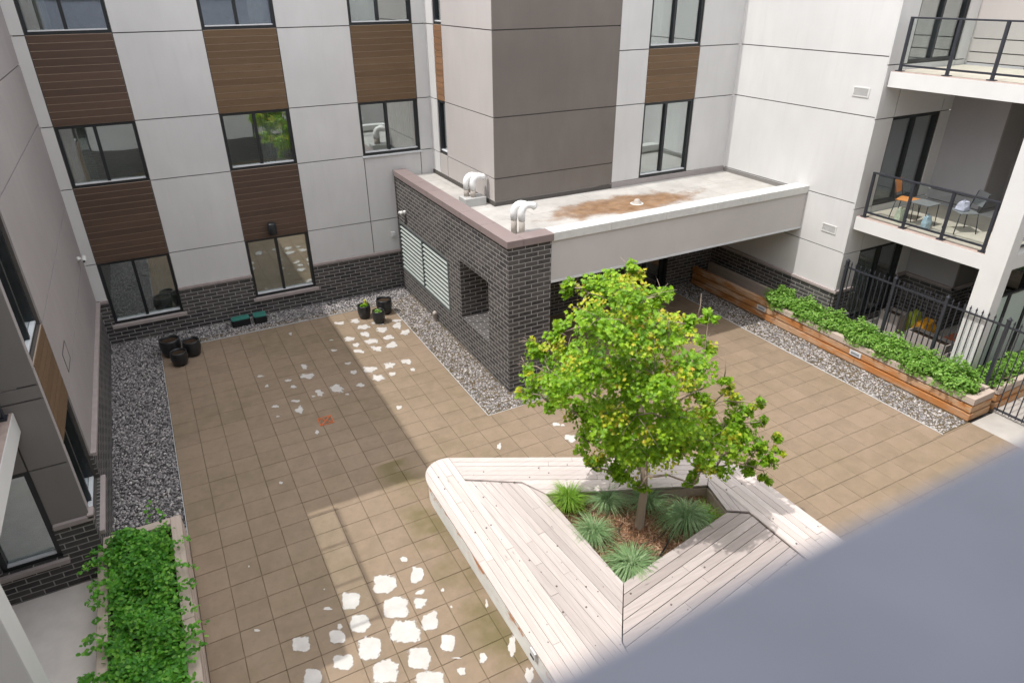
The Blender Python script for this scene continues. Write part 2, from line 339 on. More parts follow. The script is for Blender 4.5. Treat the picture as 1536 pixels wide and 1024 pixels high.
def window(parent,ax,pos,sgn,u0,u1,z0,z1,mull=(.5,),fr=.065,room=None,rmg=.4,rec=.07,sill_refl=True,blind=0,curtain=None,depth=1.6,name='window'):
    m=MB(); u0+=.004;u1-=.004;z0+=.004;z1-=.004
    d0,d1=-rec-.07,-rec+.03
    fbox(m,ax,pos,sgn,u0,u1,z1-fr,z1,d0,d1); fbox(m,ax,pos,sgn,u0,u1,z0,z0+fr,d0,d1)
    fbox(m,ax,pos,sgn,u0,u0+fr,z0+fr,z1-fr,d0,d1-.002); fbox(m,ax,pos,sgn,u1-fr,u1,z0+fr,z1-fr,d0,d1-.002)
    xs=[u0+fr]+[u0+(u1-u0)*q for q in mull]+[u1-fr]; hw=.035
    for q in xs[1:-1]: fbox(m,ax,pos,sgn,q-hw,q+hw,z0+fr,z1-fr,d0,d1-.001)
    o=m.build(name,BLACK,parent)
    for k in range(len(xs)-1):
        a=xs[k]+(hw if k else 0); b=xs[k+1]-(hw if k<len(xs)-2 else 0)
        g=MB(); fbox(g,ax,pos,sgn,a-.005,b+.005,z0+fr-.005,z1-fr+.005,d0+.03,d0+.04); g.build('pane',GLASS,o)
    if sill_refl:
        s=MB(); fbox(s,ax,pos,sgn,u0+fr,u1-fr,z0+fr,z0+fr+.025,d0+.045,d1+.012); s.build('sill_reflection',PALEMETAL,o)  # pale strip painted for the reflection along the foot of the pane
    if room is not None:
        a,b=u0-rmg,u1+rmg; e,f=z0-.35,z1+.25; dd=-.245
        fbox(room,ax,pos,sgn,a,b,e,f,-depth-.1,-depth)
        fbox(room,ax,pos,sgn,a,b,e-.1,e,-depth,dd); fbox(room,ax,pos,sgn,a,b,f,f+.1,-depth,dd)
        fbox(room,ax,pos,sgn,a-.1,a,e,f,-depth,dd); fbox(room,ax,pos,sgn,b,b+.1,e,f,-depth,dd)
        # deep jambs of the opening
    if curtain:
        m=MB(); n=40; cu0,cu1=curtain; a=u0+fr+(u1-u0-2*fr)*cu0; b=u0+fr+(u1-u0-2*fr)*cu1
        P_=[]
        for k in range(n+1):
            u=a+(b-a)*k/n; d=-.42+.03*math.sin(k*1.9)+.012*math.sin(k*.7); P_.append((u,pos+sgn*d) if ax==1 else (pos+sgn*d,u))
        for p,q in zip(P_,P_[1:]): m.face([(*p,z0-.2),(*q,z0-.2),(*q,z1+.05),(*p,z1+.05)])
        m.build('curtain',CURTAIN,o)
    if blind:
        s=MB(); fbox(s,ax,pos,sgn,u0+.03,u1-.03,z1-(z1-z0)*blind,z1-.01,-.30,-.285); s.build('roller_blind',PALEMETAL,o)
    return o
def trim(parent,ax,pos,sgn,segs,z0,z1,out=.06,name='ledge_trim',mat=None):
    for a,b in segs:
        m=MB(); fbox(m,ax,pos,sgn,a,b,z0,z1,-.02,out); m.build(name,mat or TRIM,parent,bevel=.006)
ZT=9.87
# ================================================================== REAR WING
YF=18.216
w=thing('apartment_wing','white stucco rear apartment wing with brown plank panels between stacked windows','building',(2.6,YF,0))
us=[-1.98,-1.73,-.13,1.70,3.34,5.12,6.76,7.12]; zs=[1.16,2.14,3.97,5.35,7.18,8.56,ZT]
def fr(i,j):
    if i in (1,3):
        return {0:None,1:'S',2:None,3:'S' if i==1 else 'St',4:None}.get(j,'W')
    if i==5: return {2:None,3:'St',4:None}.get(j,'W')
    return 'W'
wall(w,1,YF,-1,us,zs,fr)
wall(w,1,YF,-1,us,[-.1,.5,1.16],lambda i,j:None if (j==1 and i in (1,3)) else ('B' if i<6 else 'B'))
trim(w,1,YF,-1,[(-1.98,-1.73),(-.13,1.70),(3.34,7.12)],1.13,1.20)
trim(w,1,YF,-1,[(-1.80,-.06),(1.63,3.41)],.43,.515,.09,'stone_sill')
trim(w,1,YF,-1,[(5.08,6.80)],3.92,3.965,.05,'metal_sill',PALEMETAL)
room=MB()
for n,(i,z0,z1) in enumerate([(1,.515,2.14),(1,3.97,5.35),(1,7.18,8.56),(3,.515,2.14),(3,3.97,5.35),(3,7.18,8.56),(5,3.97,5.35),(5,7.18,8.56)]):
    window(w,1,YF,-1,us[i],us[i+1],z0,z1,(.48 if i!=5 else .46,),room=room,blind=(0,0,.35,0,0,.4,.0,.25)[n],curtain=((.72,1),(.0,.34),(.0,.3),None,(.55,1),(.7,1),(.48,1),(.0,.4))[n])
room.build('interior',INTER,w)
m=MB().box(-2.2,7.2,YF+.24,YF+7,ZT-.25,ZT-.05); m.build('roof',ROOF,w)
m=MB().box(-1.98,7.12,YF-.07,YF+.3,ZT+.002,ZT+.07); m.build('parapet_coping',COPING,w)
# ================================================================== STAIR TOWER AND ENTRY WALL (y = 14.28)
YT=14.28; XT=7.12; XR=14.45
w=thing('apartment_wing','wing with dark taupe corner tower rising behind the flat canopy roof','building',(10.8,YT,0))
us=[XT,10.54,11.43,13.07,XR]
DZ=[3.40,3.96,5.36,7.18,8.56,ZT]
wall(w,1,YT,-1,us[:2],DZ,lambda i,j:'D')
wall(w,1,YT,-1,us[1:],[3.44,5.36,6.63,8.5,ZT],lambda i,j:(None if j in (0,2) else 'St') if (i==1 and j<3) else 'W')
trim(w,1,YT,-1,[(XT,10.54)],3.28,3.398,.015,'base_flashing',JOINT)
trim(w,1,YT,-1,[(10.54,XR)],3.28,3.438,.015,'base_flashing',GTAUPE)
room=MB()
window(w,1,YT,-1,11.43,13.07,3.445,5.36,(.46,),curtain=(.6,1),room=room); window(w,1,YT,-1,11.43,13.07,6.63,8.5,(.46,),curtain=(0,.4),room=room)
# west side of the tower
vs=[YT,17.13,17.66,YF]
wall(w,0,XT,-1,vs,DZ,lambda i,j:'T' if i==0 else ('W' if i==2 else {0:'T',1:None,2:'Sy',3:None,4:'T'}[j]))
trim(w,0,XT,-1,[(YT-.016,YF)],3.28,3.398,.015,'base_flashing',JOINT)
window(w,0,XT,-1,17.13,17.66,3.97,5.36,(),room=room,depth=1.2); window(w,0,XT,-1,17.13,17.66,7.18,8.56,(),room=room,depth=1.2)
# ground floor entry under the canopy
eu=[6.9,8.6,10.4,12.75,XR]
wall(w,1,YT,-1,eu,[-.1,2.3,3.2],lambda i,j:None if (j==0 and i==2) else 'B')
window(w,1,YT,-1,10.4,12.75,-.02,2.3,(.33,.66,.93),fr=.06,room=room,sill_refl=False,depth=2.2,name='entry_door')
room.build('interior',INTER,w)
MB().box(XT+.24,18,YT+.24,YF+7,ZT-.25,ZT-.05).build('roof',ROOF,w)
MB().box(XT-.06,XR,YT-.07,YT+.3,ZT+.002,ZT+.07).box(XT-.06,XT+.3,YT+.3,YF+.3,ZT+.002,ZT+.07).build('parapet_coping',COPING,w)
# ================================================================== BRICK SERVICE BLOCK WITH CANOPY
XB=5.91; YS=11.305; XE=6.92
w=thing('brick_canopy','charcoal brick block with louvres and square niche carrying the flat white canopy','canopy',(XB,YS,0))
b=MB(); N0,N1,NZ0,NZ1=12.28,13.80,.80,2.30; L0,L1,LZ0,LZ1=14.52,18.12,.62,2.08
B_=[(YS,N0,0,3.38),(N0,N1,0,NZ0),(N0,N1,NZ1,3.38),(N1,L0,0,3.38),(L0,L1,0,LZ0),(L0,L1,LZ1,3.38),(L1,YF-.021,0,3.38)]
for y0,y1,z0,z1 in B_[:4]: b.box(XB,XE,y0,y1,z0-(.1 if z0==0 else 0),min(z1,3.17))
b.box(XB,XB+.3,YS+.3,L0,3.17,3.38).box(XB,XE,YS,YS+.3,3.17,3.38)
for y0,y1,z0,z1 in B_[4:]: b.box(XB,XB+.3,y0,y1,z0-(.1 if z0==0 else 0),z1)
b.build('brick_wall',BRICK,w)
MB().box(XB+.3,XE,L0+.3,YF-.03,-.05,3.2).build('plant_room',JOINT,w)
lv=MB(); mid=(L0+L1)/2
fbox(lv,0,XB,-1,L0,L1,LZ0,LZ0+.06,-.14,.012); fbox(lv,0,XB,-1,L0,L1,LZ1-.05,LZ1,-.14,.012)
for q in (L0+.03,mid,L1-.03): fbox(lv,0,XB,-1,q-.035,q+.035,LZ0+.06,LZ1-.05,-.14,.010)
lf=lv.build('louvre_frame',plain('louvre_dark_paint',(.10,.115,.115),.5,.4),w)
MB().box(XB+.07,XB+.08,L0+.04,L1-.04,LZ0+.05,LZ1-.04).build('louvre_backing',BLACK,lf)
lb=MB(); nb=11
for a,c in ((L0+.07,mid-.04),(mid+.04,L1-.07)):
    for k in range(nb):
        z=LZ0+.075+k*(LZ1-LZ0-.13)/nb; h=(LZ1-LZ0-.13)/nb
        v=[(XB-.005,a,z),(XB-.005,c,z),(XB+.03,c,z+h*.26),(XB+.03,a,z+h*.26)]; t=.012
        bb=len(lb.v); lb.v+=v+[(x,y,zz+t) for x,y,zz in v]
        for q in ((3,2,1,0),(4,5,6,7),(0,1,5,4),(1,2,6,5),(2,3,7,6),(3,0,4,7)): lb.f.append(tuple(bb+i for i in q)); lb.mi.append(0)
lb.build('louvre_blade',plain('louvre_blade_paint',(.36,.40,.375),.5,.4),lf)
# coping of the brick parapet in joined lengths
c=MB(); seg=[YF-.09,17.35,16.5,15.55,14.55,13.55,12.5,YS-.05]
for a,e in zip(seg,seg[1:]): c.box(XB-.05,XB+.33,e+.004,a-.004,3.382,3.535)
c.box(XB+.334,XE+.03,YS-.05,YS+.33,3.382,3.535); c.build('mauve_coping',COPING,w,bevel=.008)
MB().box(XB+.05,XB+.30,YS+.05,YF-.1,3.28,3.38).build('parapet_core',WCOPING,w)
# roof, beam and its coping
MB().prism([(XB+.3,YS+.3),(XR-.001,YS+.3),(XR-.001,YT-.02),(XT-.02,YT-.02),(XT-.02,YF-.03),(XB+.3,YF-.03)],3.18,3.3).build('roof_membrane',ROOF,w)
MB().box(XE,XR-.002,YS+.012,YS+.28,2.45,3.36).build('beam',plain('beam_paint',(.52,.495,.48),.8,.3,var=.04,ns=1.2),w)
cq=MB(); ce=[XE+.034,8.4,9.9,11.4,12.9,XR-.004]
for a,c in zip(ce,ce[1:]): cq.box(a+.002,c-.002,YS-.03,YS+.34,3.365,3.545)
cq.build('white_coping',WCOPING,w,bevel=.006)
MB().box(XE+.002,XR-.004,YS-.004,YS+.01,2.43,2.475).build('drip_edge',PALEMETAL,w)
MB().box(XE+.001,XR-.003,YS+.281,YT-.022,2.46,2.56).build('soffit',SOFFIT,w)
# ================================================================== RIGHT WING
w=thing('apartment_wing','white right apartment wing with stacked balconies and a corner column','building',(XR,9.92,0))
YC=9.92; rz=[1.16,2.18,3.42,5.37,6.63,8.56,ZT]
wall(w,0,XR,-1,[YC,YT],rz,lambda i,j:'W')
wall(w,0,XR,-1,[YC+.03,YT],[-.1,1.16],lambda i,j:'B')
trim(w,0,XR,-1,[(YC-.062,YT)],1.13,1.20,.06)
XI=17.2
trim(w,0,XR,-1,[(YS+.36,YT-.03)],3.29,3.405,.018,'base_flashing',plain('grey_flashing',(.20,.19,.18),.6,.4))
dz=[(.16,2.15),(3.28,5.33),(6.46,8.5)]
wall(w,1,YC,-1,[XR,15.08,16.82,XI],[1.16,2.15,3.28,5.33,6.46,8.5,ZT],lambda i,j:None if (i==1 and j in (0,2,4)) else 'W')
wall(w,1,YC,-1,[XR-.02,15.08,16.82,XI],[-.1,.16,1.16],lambda i,j:None if (i==1 and j==1) else 'B')
trim(w,1,YC,-1,[(XR-.04,15.06),(16.84,XI)],1.13,1.20,.06)
room=MB()
for a,c in dz: window(w,1,YC,-1,15.08,16.82,a,c,(.5,),curtain=(.0,.30) if a>1 else (.2,.9),room=room,fr=.07,depth=2.2,name='sliding_door',sill_refl=False)
# recess walls
wall(w,0,XI,-1,[8.6,YC],[1.16,3.2,3.45,6.4,6.62,6.9,ZT],lambda i,j:'R' if j<3 else 'T')
wall(w,0,XI,-1,[8.6,YC],[-.1,1.16],lambda i,j:'B'); trim(w,0,XI,-1,[(8.54,YC-.07)],1.13,1.20,.06)
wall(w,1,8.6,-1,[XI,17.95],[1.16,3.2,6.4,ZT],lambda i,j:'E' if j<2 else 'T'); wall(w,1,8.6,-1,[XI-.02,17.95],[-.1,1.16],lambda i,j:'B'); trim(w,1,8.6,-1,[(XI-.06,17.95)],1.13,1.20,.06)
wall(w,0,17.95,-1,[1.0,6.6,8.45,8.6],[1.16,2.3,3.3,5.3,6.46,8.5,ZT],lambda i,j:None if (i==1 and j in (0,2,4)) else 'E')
wall(w,0,17.95,-1,[1.0,6.6,8.45,8.6],[-.1,1.16],lambda i,j:'B')
for a,c in ((1.2,2.3),(3.3,5.3),(6.46,8.5)): window(w,0,17.95,-1,6.6,8.45,a,c,(.5,),room=room,fr=.06,depth=2,sill_refl=False)
room.build('interior',INTER,w)
MB().box(XR+.24,24,YC+.24,18,ZT-.25,ZT-.05).build('roof',ROOF,w)
MB().box(XR-.07,XR+.3,YC-.07,YT-.07,ZT+.002,ZT+.07).build('parapet_coping',COPING,w)
XFc=14.55
PINK=plain('pink_slab_edge_membrane',(.42,.33,.29),.85,.2,var=.14,ns=9)
FLOORB=plain('beige_balcony_floor',(.50,.46,.39),.9,.2,var=.06,ns=3)
for z0,z1 in ((2.80,3.11),(6.02,6.33)):
    s=MB().box(XFc,17.9,6.56,YC-.022,z0,z1); q=s.build('balcony_slab',FASCIA,w)
    MB().box(XFc+.20,17.15,6.76,YC-.03,z1-.05,z1+.012).build('floor_finish',FLOORB,q)
    MB().box(XFc+.012,XFc+.19,6.57,YC-.03,z1-.05,z1+.010).build('edge_membrane',PINK,q)
MB().box(14.545,14.86,6.46,6.90,-.1,6.021).build('column',FASCIA,w,bevel=.006)
# wall grilles
def grille(label,Y,z):
    g=thing('wall_vent',label,'vent',(XR,Y,z),'square louvred vents on the white wall')
    MB().box(XR-.02,XR-.001,Y-.21,Y-.18,z-.1,z+.1).box(XR-.02,XR-.001,Y+.18,Y+.21,z-.1,z+.1).box(XR-.02,XR-.001,Y-.18,Y+.18,z+.08,z+.1).box(XR-.02,XR-.001,Y-.18,Y+.18,z-.1,z-.08).build('frame',WCOPING,g)
    s=MB().box(XR-.006,XR-.001,Y-.18,Y+.18,z-.08,z+.08)
    for k in range(6): s.box(XR-.014,XR-.006,Y-.18,Y+.18,z-.075+k*.026,z-.063+k*.026)
    s.build('slats',plain('vent_slat_paint',(.5,.5,.49),.5,.3),g)
grille('white louvred wall vent high beside the upper balcony',10.42,5.86); grille('white louvred wall vent low beside the middle balcony',10.47,2.66)
# ================================================================== LEFT WING
XL=-1.98; YE=9.65
w=thing('apartment_wing','shaded grey left apartment wing with brick base and a plank-panelled window strip','building',(XL,YE,0))
lz=[1.16,2.36,3.61,5.45,6.64,8.5,ZT]; lv=[YE,9.82,11.25,YF]
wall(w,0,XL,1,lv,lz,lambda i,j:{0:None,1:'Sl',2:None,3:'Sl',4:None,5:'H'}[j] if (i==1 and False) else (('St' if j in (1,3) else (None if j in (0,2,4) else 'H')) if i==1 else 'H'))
wall(w,0,XL,1,lv,[-.1,.72,1.16],lambda i,j:None if (i==1 and j==1) else 'B')
trim(w,0,XL,1,[(11.27,YF)],1.13,1.20,.08); trim(w,0,XL,1,[(YE-.06,9.80)],1.13,1.20,.06); trim(w,0,XL,1,[(9.80,11.30)],.64,.715,.09,'stone_sill')
room=MB()
for a,c in ((.72,2.36),(3.61,5.45),(6.64,8.5)): window(w,0,XL,1,9.82,11.25,a,c,(.5,),room=room if a>1 else None,rmg=.05,rec=.1,depth=.85)
XV=-4.75
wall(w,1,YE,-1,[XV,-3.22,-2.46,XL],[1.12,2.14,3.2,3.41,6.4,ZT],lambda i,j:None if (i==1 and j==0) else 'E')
wall(w,1,YE,-1,[XV,-3.22,-2.46,XL+.02],[-.1,.56,1.12],lambda i,j:None if (i==1 and j==1) else 'B')
trim(w,1,YE,-1,[(-2.44,XL+.06)],1.09,1.17,.06); trim(w,1,YE,-1,[(-3.3,-2.40)],.48,.555,.09,'stone_sill')
window(w,1,YE,-1,-3.22,-2.46,.56,2.14,(),room=None,fr=.07,blind=.2)
room.box(-3.8,-3.7,9.9,12.1,.2,2.6).box(-3.7,-2.24,12.0,12.1,.2,2.6).box(-3.7,-2.24,9.9,12.0,.1,.2).box(-3.7,-2.24,9.9,12.0,2.6,2.7)
room.build('interior',INTER,w)
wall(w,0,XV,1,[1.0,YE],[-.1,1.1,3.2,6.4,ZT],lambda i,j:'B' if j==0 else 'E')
MB().box(-11,XL-.25,YE+.24,YF+7,ZT-.25,ZT-.05).box(-11,XV-.25,0,YE+.2,ZT-.25,ZT-.05).build('roof',ROOF,w)
MB().box(XL-.3,XL+.06,YE-.06,YF-.08,ZT+.002,ZT+.07).build('parapet_coping',COPING,w)
for z0,z1 in ((2.79,3.09),(6.02,6.33)):
    q=MB().box(XV-.002,-2.35,6.80,YE-.022,z0,z1).build('balcony_slab',FASCIA,w)
    MB().box(XV+.1,-2.56,6.9,YE-.03,z1-.05,z1+.012).build('floor_finish',FLOORB,q); MB().box(-2.54,-2.362,6.82,YE-.03,z1-.05,z1+.010).build('edge_membrane',PINK,q)
MB().box(-2.66,-2.345,6.50,6.87,-.1,6.021).build('column',FASCIA,w,bevel=.006)
# access panel and camera on left wall
o=MB(); Y,z=12.15,2.62
o.box(XL,XL+.008,Y-.28,Y+.28,z-.17,z-.155).box(XL,XL+.008,Y-.28,Y+.28,z+.155,z+.17).box(XL,XL+.008,Y-.28,Y-.265,z-.155,z+.155).box(XL,XL+.008,Y+.265,Y+.28,z-.155,z+.155); o.box(XL-.002,XL+.004,Y-.265,Y+.265,z-.155,z+.155)
ap=thing('access_panel','flush rectangular access panel outlined on the shaded grey left wall','panel',(XL,Y,z))
MB_=MB(); MB_.v,MB_.f,MB_.mi=o.v[:32],o.f[:24],o.mi[:24]; MB_.build('frame',JOINT,ap); MB().box(XL-.002,XL+.004,Y-.265,Y+.265,z-.155,z+.155).build('cover',GTAUPE,ap)
def camera_thing(label,p,d):
    t=thing('security_camera',label,'camera',p,'white security cameras on the walls'); p=Vector(p); d=Vector(d)
    MB().tube([p,p+d*.05],.055,14).build('base_plate',WCOPING,t,True); MB().tube([p+d*.04,p+d*.11+Vector((0,0,-.01))],.025,10).build('arm',WCOPING,t,True)
    s=d.cross(Vector((0,0,1))); e=p+d*.13; MB().tube([e-s*.1+Vector((0,0,.03)),e-s*.07+Vector((0,0,.02)),e+s*.11-Vector((0,0,.03)),e+s*.12-Vector((0,0,.033))],[.03,.05,.05,.035],14).build('body',WCOPING,t,True)
    MB().tube([e+s*.121-Vector((0,0,.033)),e+s*.127-Vector((0,0,.035))],.028,12).build('lens',BLKPL,t,True)
camera_thing('white security camera on the grey left wall near the rear corner',(XL+.001,17.3,2.62),(1,0,0))
camera_thing('white security camera on the charcoal brick block above the louvres',(XB-.001,17.45,2.5),(-1,0,0))
t=thing('wall_box','small white junction box on the rear wall beside the louvres','box',(5.72,YF,1.62)); MB().box(5.66,5.79,YF-.1,YF-.001,1.62,1.76).build('housing',WCOPING,t,bevel=.01); MB().box(5.68,5.77,YF-.115,YF-.1,1.66,1.73).build('cover',PALEMETAL,t)
t=thing('wall_light','dark cylindrical wall light on the middle brown plank panel','light',(2.42,YF,2.36)); MB().box(2.38,2.46,YF-.03,YF+.0,2.32,2.46).build('back_plate',BLACK,t); MB().lathe((2.42,YF-.14,2.25),[(.001,0),(.10,0),(.108,.01),(.108,.29),(.10,.305),(.001,.31)],20).build('shade',BLACK,t,True)
t=thing('hose_bib','small white service post against the brick below the louvres','utility post',(5.82,15.45,0)); MB().lathe((5.82,15.45,-.02),[(.05,0),(.05,.24),(.06,.245),(.06,.30),(.03,.33),(.001,.33)],14).build('post',PIPEG,t,True); MB().box(5.79,5.85,15.42,15.48,.16,.23).build('cover',WCOPING,t)
# ================================================================== OWN BUILDING (behind and under the camera)
w=thing('apartment_wing','near apartment wing on whose balcony the viewer stands, behind the grey ledge','building',(0,-1.6,0))
us=[-12,-8,-6.4,-4,-2.4,1,2.6,5,6.6,9,10.6,14,18]
wall(w,1,-1.6,1,us,[-.1,1.16,2.9,4.3,6.1,7.5,9.2,12],lambda i,j:('B' if j==0 else ('St' if (i%2 and j in (2,4)) else 'W')) if not (i%2 and j in (1,3,5)) else None)
room=MB()
for i in range(1,len(us)-1,2):
    for a,c in ((1.16,2.9),(4.3,6.1),(7.5,9.2)): window(w,1,-1.6,1,us[i],us[i+1],a,c,(.5,),room=room,sill_refl=False)
room.build('interior',INTER,w)
MB().box(-7,7,-1.56,.9,9.45,9.65).build('balcony_slab',FASCIA,w)  # unseen upper slab, added to keep the sun off the ledge
MB().box(-7,7,-1.56,-.02,6.2,6.42).build('balcony_slab',FASCIA,w)
t=thing('balcony_parapet','blurred blue-grey parapet ledge close below the viewer at bottom right','parapet',(0,0,6.42))
MB().box(-6.9,6.9,-.12,.08,6.42,7.655).build('wall',LEDGE,t); MB().box(-6.95,6.95,-.2,.1535,7.658,7.75).build('cap',LEDGE,t,bevel=.004)
# ================================================================== GROUND
MB().box(-200,200,-200,200,-.6,-.12).build('ground',plain('far_ground',(.16,.15,.14),.95,.1,ns=.5),None); struct(bpy.data.objects['ground'])
o=MB().box(-.85,13.69,-2,17.5,-.1,-.012).build('paving_bed',PJOINT); struct(o)
def in_block(x0,x1,y0,y1): return (x1>5.075 and y0>10.715 and x0<6.93 and y1<30) 
def tiles(x0,y0,x1,y1):
    x1=min(x1,13.695); y1=min(y1,17.222 if x0<5.2 else 14.25); out=[(x0,y0,x1,y1)]
    def cut(L,a,b,c,d):           # remove the rectangle a..b, c..d
        o=[]
        for (p,q,r,t) in L:
            if r<=a or p>=b or t<=c or q>=d: o.append((p,q,r,t)); continue
            if q<c: o.append((p,q,r,c)); q=c
            if t>d: o.append((p,d,r,t)); t=d
            if p<a: o.append((p,q,a,t))
            if r>b: o.append((b,q,r,t))
        return o
    out=cut(out,5.08,6.92,10.71,30); out=cut(out,12.80,20,5.73,14.3); out=cut(out,6.9,20,14.25,30)
    return [t for t in out if t[2]-t[0]>.03 and t[3]-t[1]>.03]
pv=MB(); S=.46; X0=-.848; Y0=7.536
for i in range(0,33):
    for j in range(-16,22):
      x0,y0=X0+i*S,Y0+j*S
      for (x0,y0,x1,y1) in tiles(x0,y0,x0+S,y0+S):
        g=.0028; h=R.uniform(-.002,.002); tx,ty=R.uniform(-.0018,.0018),R.uniform(-.0018,.0018); c=.006
        b=len(pv.v)
        for (a,d,z) in ((x0+g,y0+g,-.03),(x1-g,y0+g,-.03),(x1-g,y1-g,-.03),(x0+g,y1-g,-.03),(x0+g,y0+g,-.005),(x1-g,y0+g,-.005),(x1-g,y1-g,-.005),(x0+g,y1-g,-.005),(x0+g+c,y0+g+c,0),(x1-g-c,y0+g+c,0),(x1-g-c,y1-g-c,0),(x0+g+c,y1-g-c,0)):
            pv.v.append((a,d,z+h+(a-x0-.23)*tx+(d-y0-.23)*ty))
        for q in ((8,9,10,11),(4,5,9,8),(5,6,10,9),(6,7,11,10),(7,4,8,11),(0,1,5,4),(1,2,6,5),(2,3,7,6),(3,0,4,7)): pv.f.append(tuple(b+k for k in q)); pv.mi.append(0)
paving=pv.build('paving',PAVER); struct(paving)
# ---- white mineral bloom on the pavers
st=[]
def addst(ox,oy,s,L): 
    for x,y,w_,h_ in L: st.append((ox+x/s,oy+y/s,w_/s,h_/s))
addst(300,700,3.161,[(383,75,18,12),(965,437,40,30),(1030,512,60,75),(872,555,115,85),(715,635,80,85),(605,672,45,16),(1045,595,45,25),(1045,645,75,50),(757,740,90,85),(930,668,115,105),(270,775,30,14),(480,840,85,70),(652,805,80,60),(662,757,28,26),(975,780,135,110),(1090,732,80,85),(680,925,95,75),(805,860,110,110),(1040,905,105,105),(535,995,85,80),(880,970,125,105),(1090,1010,140,80),(232,472,8,8),(590,580,8,8)])
addst(640,860,6.245,[(562,282,30,75),(200,645,140,150),(525,790,80,100),(800,675,85,190),(325,910,85,90),(962,940,80,170),(230,310,22,25),(150,155,35,30),(280,790,120,16)])
addst(380,480,4.653,[(260,98,22,24),(545,140,32,9),(565,212,50,16),(602,22,70,26),(712,8,75,30),(770,50,90,38),(895,68,90,40),(1005,40,70,45),(1062,85,70,40),(780,100,70,40),(670,132,90,32),(945,120,75,35),(825,147,95,42),(718,175,50,34),(968,175,85,46),(862,198,80,38),(735,218,85,24),(660,303,50,18),(358,325,50,34),(50,392,45,16),(380,390,98,42),(245,422,55,22),(95,460,28,18),(278,465,48,24),(700,365,45,30),(462,508,62,45),(580,480,108,58),(745,452,60,30),(812,345,95,50),(950,315,90,42),(1070,290,80,36),(872,403,85,50),(970,375,60,30),(1115,345,38,24),(1015,610,42,28),(300,565,75,20),(150,602,55,20),(320,628,72,50),(172,672,26,12),(445,782,32,32),(655,518,30,10),(420,532,36,10),(870,20,90,30),(1000,5,80,20)])
addst(680,560,6.4,[(985,487,90,38),(1130,620,120,80),(440,700,45,60),(1050,497,36,22),(1310,560,50,50)])
bl=MB(); cover=[]
for x,y,ww,hh in st:
    c=at(x,y); gx=(at(x+ww/2,y)-at(x-ww/2,y)); gy=(at(x,y-hh/2)-at(x,y+hh/2))
    if c.x>5.05 and c.y>10.7: continue
    n=30; ph=[R.uniform(0,6.28) for _ in range(5)]; big=ww*hh>420
    amp=.05 if big else .16; e=.55 if big else .85; base=len(bl.v); bl.v.append((c.x,c.y,.0055)); cover.append(1.0)
    for ring,cv in ((.5,.95 if big else .66),(.88,.50 if big else .38),(1.25,0.0)):
        for k in range(n):
            t=2*math.pi*k/n; ct,s_=math.cos(t),math.sin(t); cx=math.copysign(abs(ct)**e,ct); sy=math.copysign(abs(s_)**e,s_)
            r=ring*(1+amp*(math.sin(2*t+ph[0])*.7+math.sin(3*t+ph[1])*.8+math.sin(5*t+ph[2])*.6)); p=c+gx*.5*cx*r+gy*.5*sy*r; bl.v.append((p.x,p.y,.0055)); cover.append(cv)
    fl=gx.x*gy.y-gx.y*gy.x<0
    def ff(*q): bl.f.append(tuple(q[::-1]) if fl else tuple(q)); bl.mi.append(0)
    for k in range(n):
        j=(k+1)%n; ff(base,base+1+k,base+1+j)
        for q in range(2): ff(base+1+q*n+k,base+1+(q+1)*n+k,base+1+(q+1)*n+j,base+1+q*n+j)
bo=bl.build('mineral_bloom',BLOOM,paving); ca_=bo.data.attributes.new('cover','FLOAT','POINT'); ca_.data.foreach_set('value',cover)
# edging strips
ed=MB()
ed.box(-.858,-.850,9.9,17.222,-.05,.006).box(-.85,5.10,17.222,17.230,-.05,.006).box(5.078,5.086,10.714,17.222,-.05,.006).box(5.086,6.85,10.706,10.714,-.05,.006).box(12.801,12.812,5.73,14.2,-.05,.007)
o=ed.build('gravel_edging',PALEMETAL); struct(o)
GB=[(-1.97,-.86,9.88,18.19),(-.86,5.89,17.235,18.19),(5.09,5.89,10.72,17.235),(5.89,6.85,10.72,11.29),(12.815,13.66,5.76,14.26)]
g=MB()
for a,c,d,e in GB: g.box(a,c,d,e,-.1,-.03)
struct(g.build('gravel_bed',GRAVBED))
def stones():
    ico=[(0,0,1)]+[(math.cos(k*2*math.pi/5)*.87,math.sin(k*2*math.pi/5)*.87,.3) for k in range(5)]+[(math.cos((k+.5)*2*math.pi/5)*.87,math.sin((k+.5)*2*math.pi/5)*.87,-.35) for k in range(5)]
    ico=np.array(ico); fc=[(0,1+k,1+(k+1)%5) for k in range(5)]+[(1+k,6+k,1+(k+1)%5) for k in range(5)]+[(1+(k+1)%5,6+k,6+(k+1)%5) for k in range(5)]
    fc=np.array(fc); P=[]
    for a,c,d,e in GB:
        n=int((c-a)*(e-d)*1250); P.append(np.c_[NR.uniform(a+.01,c-.01,n),NR.uniform(d+.01,e-.01,n)])
    P=np.concatenate(P); n=len(P)
    s=NR.uniform(.011,.027,n)*NR.choice([.8,1,1.25],n); th=NR.uniform(0,6.28,n)
    V=ico[None]*np.stack([s*NR.uniform(.8,1.35,n),s*NR.uniform(.65,1,n),s*NR.uniform(.45,.8,n)],1)[:,None,:]
    V=V*(1+NR.uniform(-.16,.16,V.shape)); ca,sa=np.cos(th)[:,None],np.sin(th)[:,None]
    X=V[...,0]*ca-V[...,1]*sa; Y=V[...,0]*sa+V[...,1]*ca; tl=NR.uniform(-.5,.5,n)[:,None]
    Z=V[...,2]+X*tl; V=np.stack([X+P[:,0:1],Y+P[:,1:2],Z+(-.03+s*.35+NR.uniform(0,.016,n))[:,None]],-1)
    I=fc[None]+(np.arange(n)*len(ico))[:,None,None]
    return npmesh('gravel',V.reshape(-1,3),np.full(n*len(fc),3),I.reshape(-1),GRAVEL)
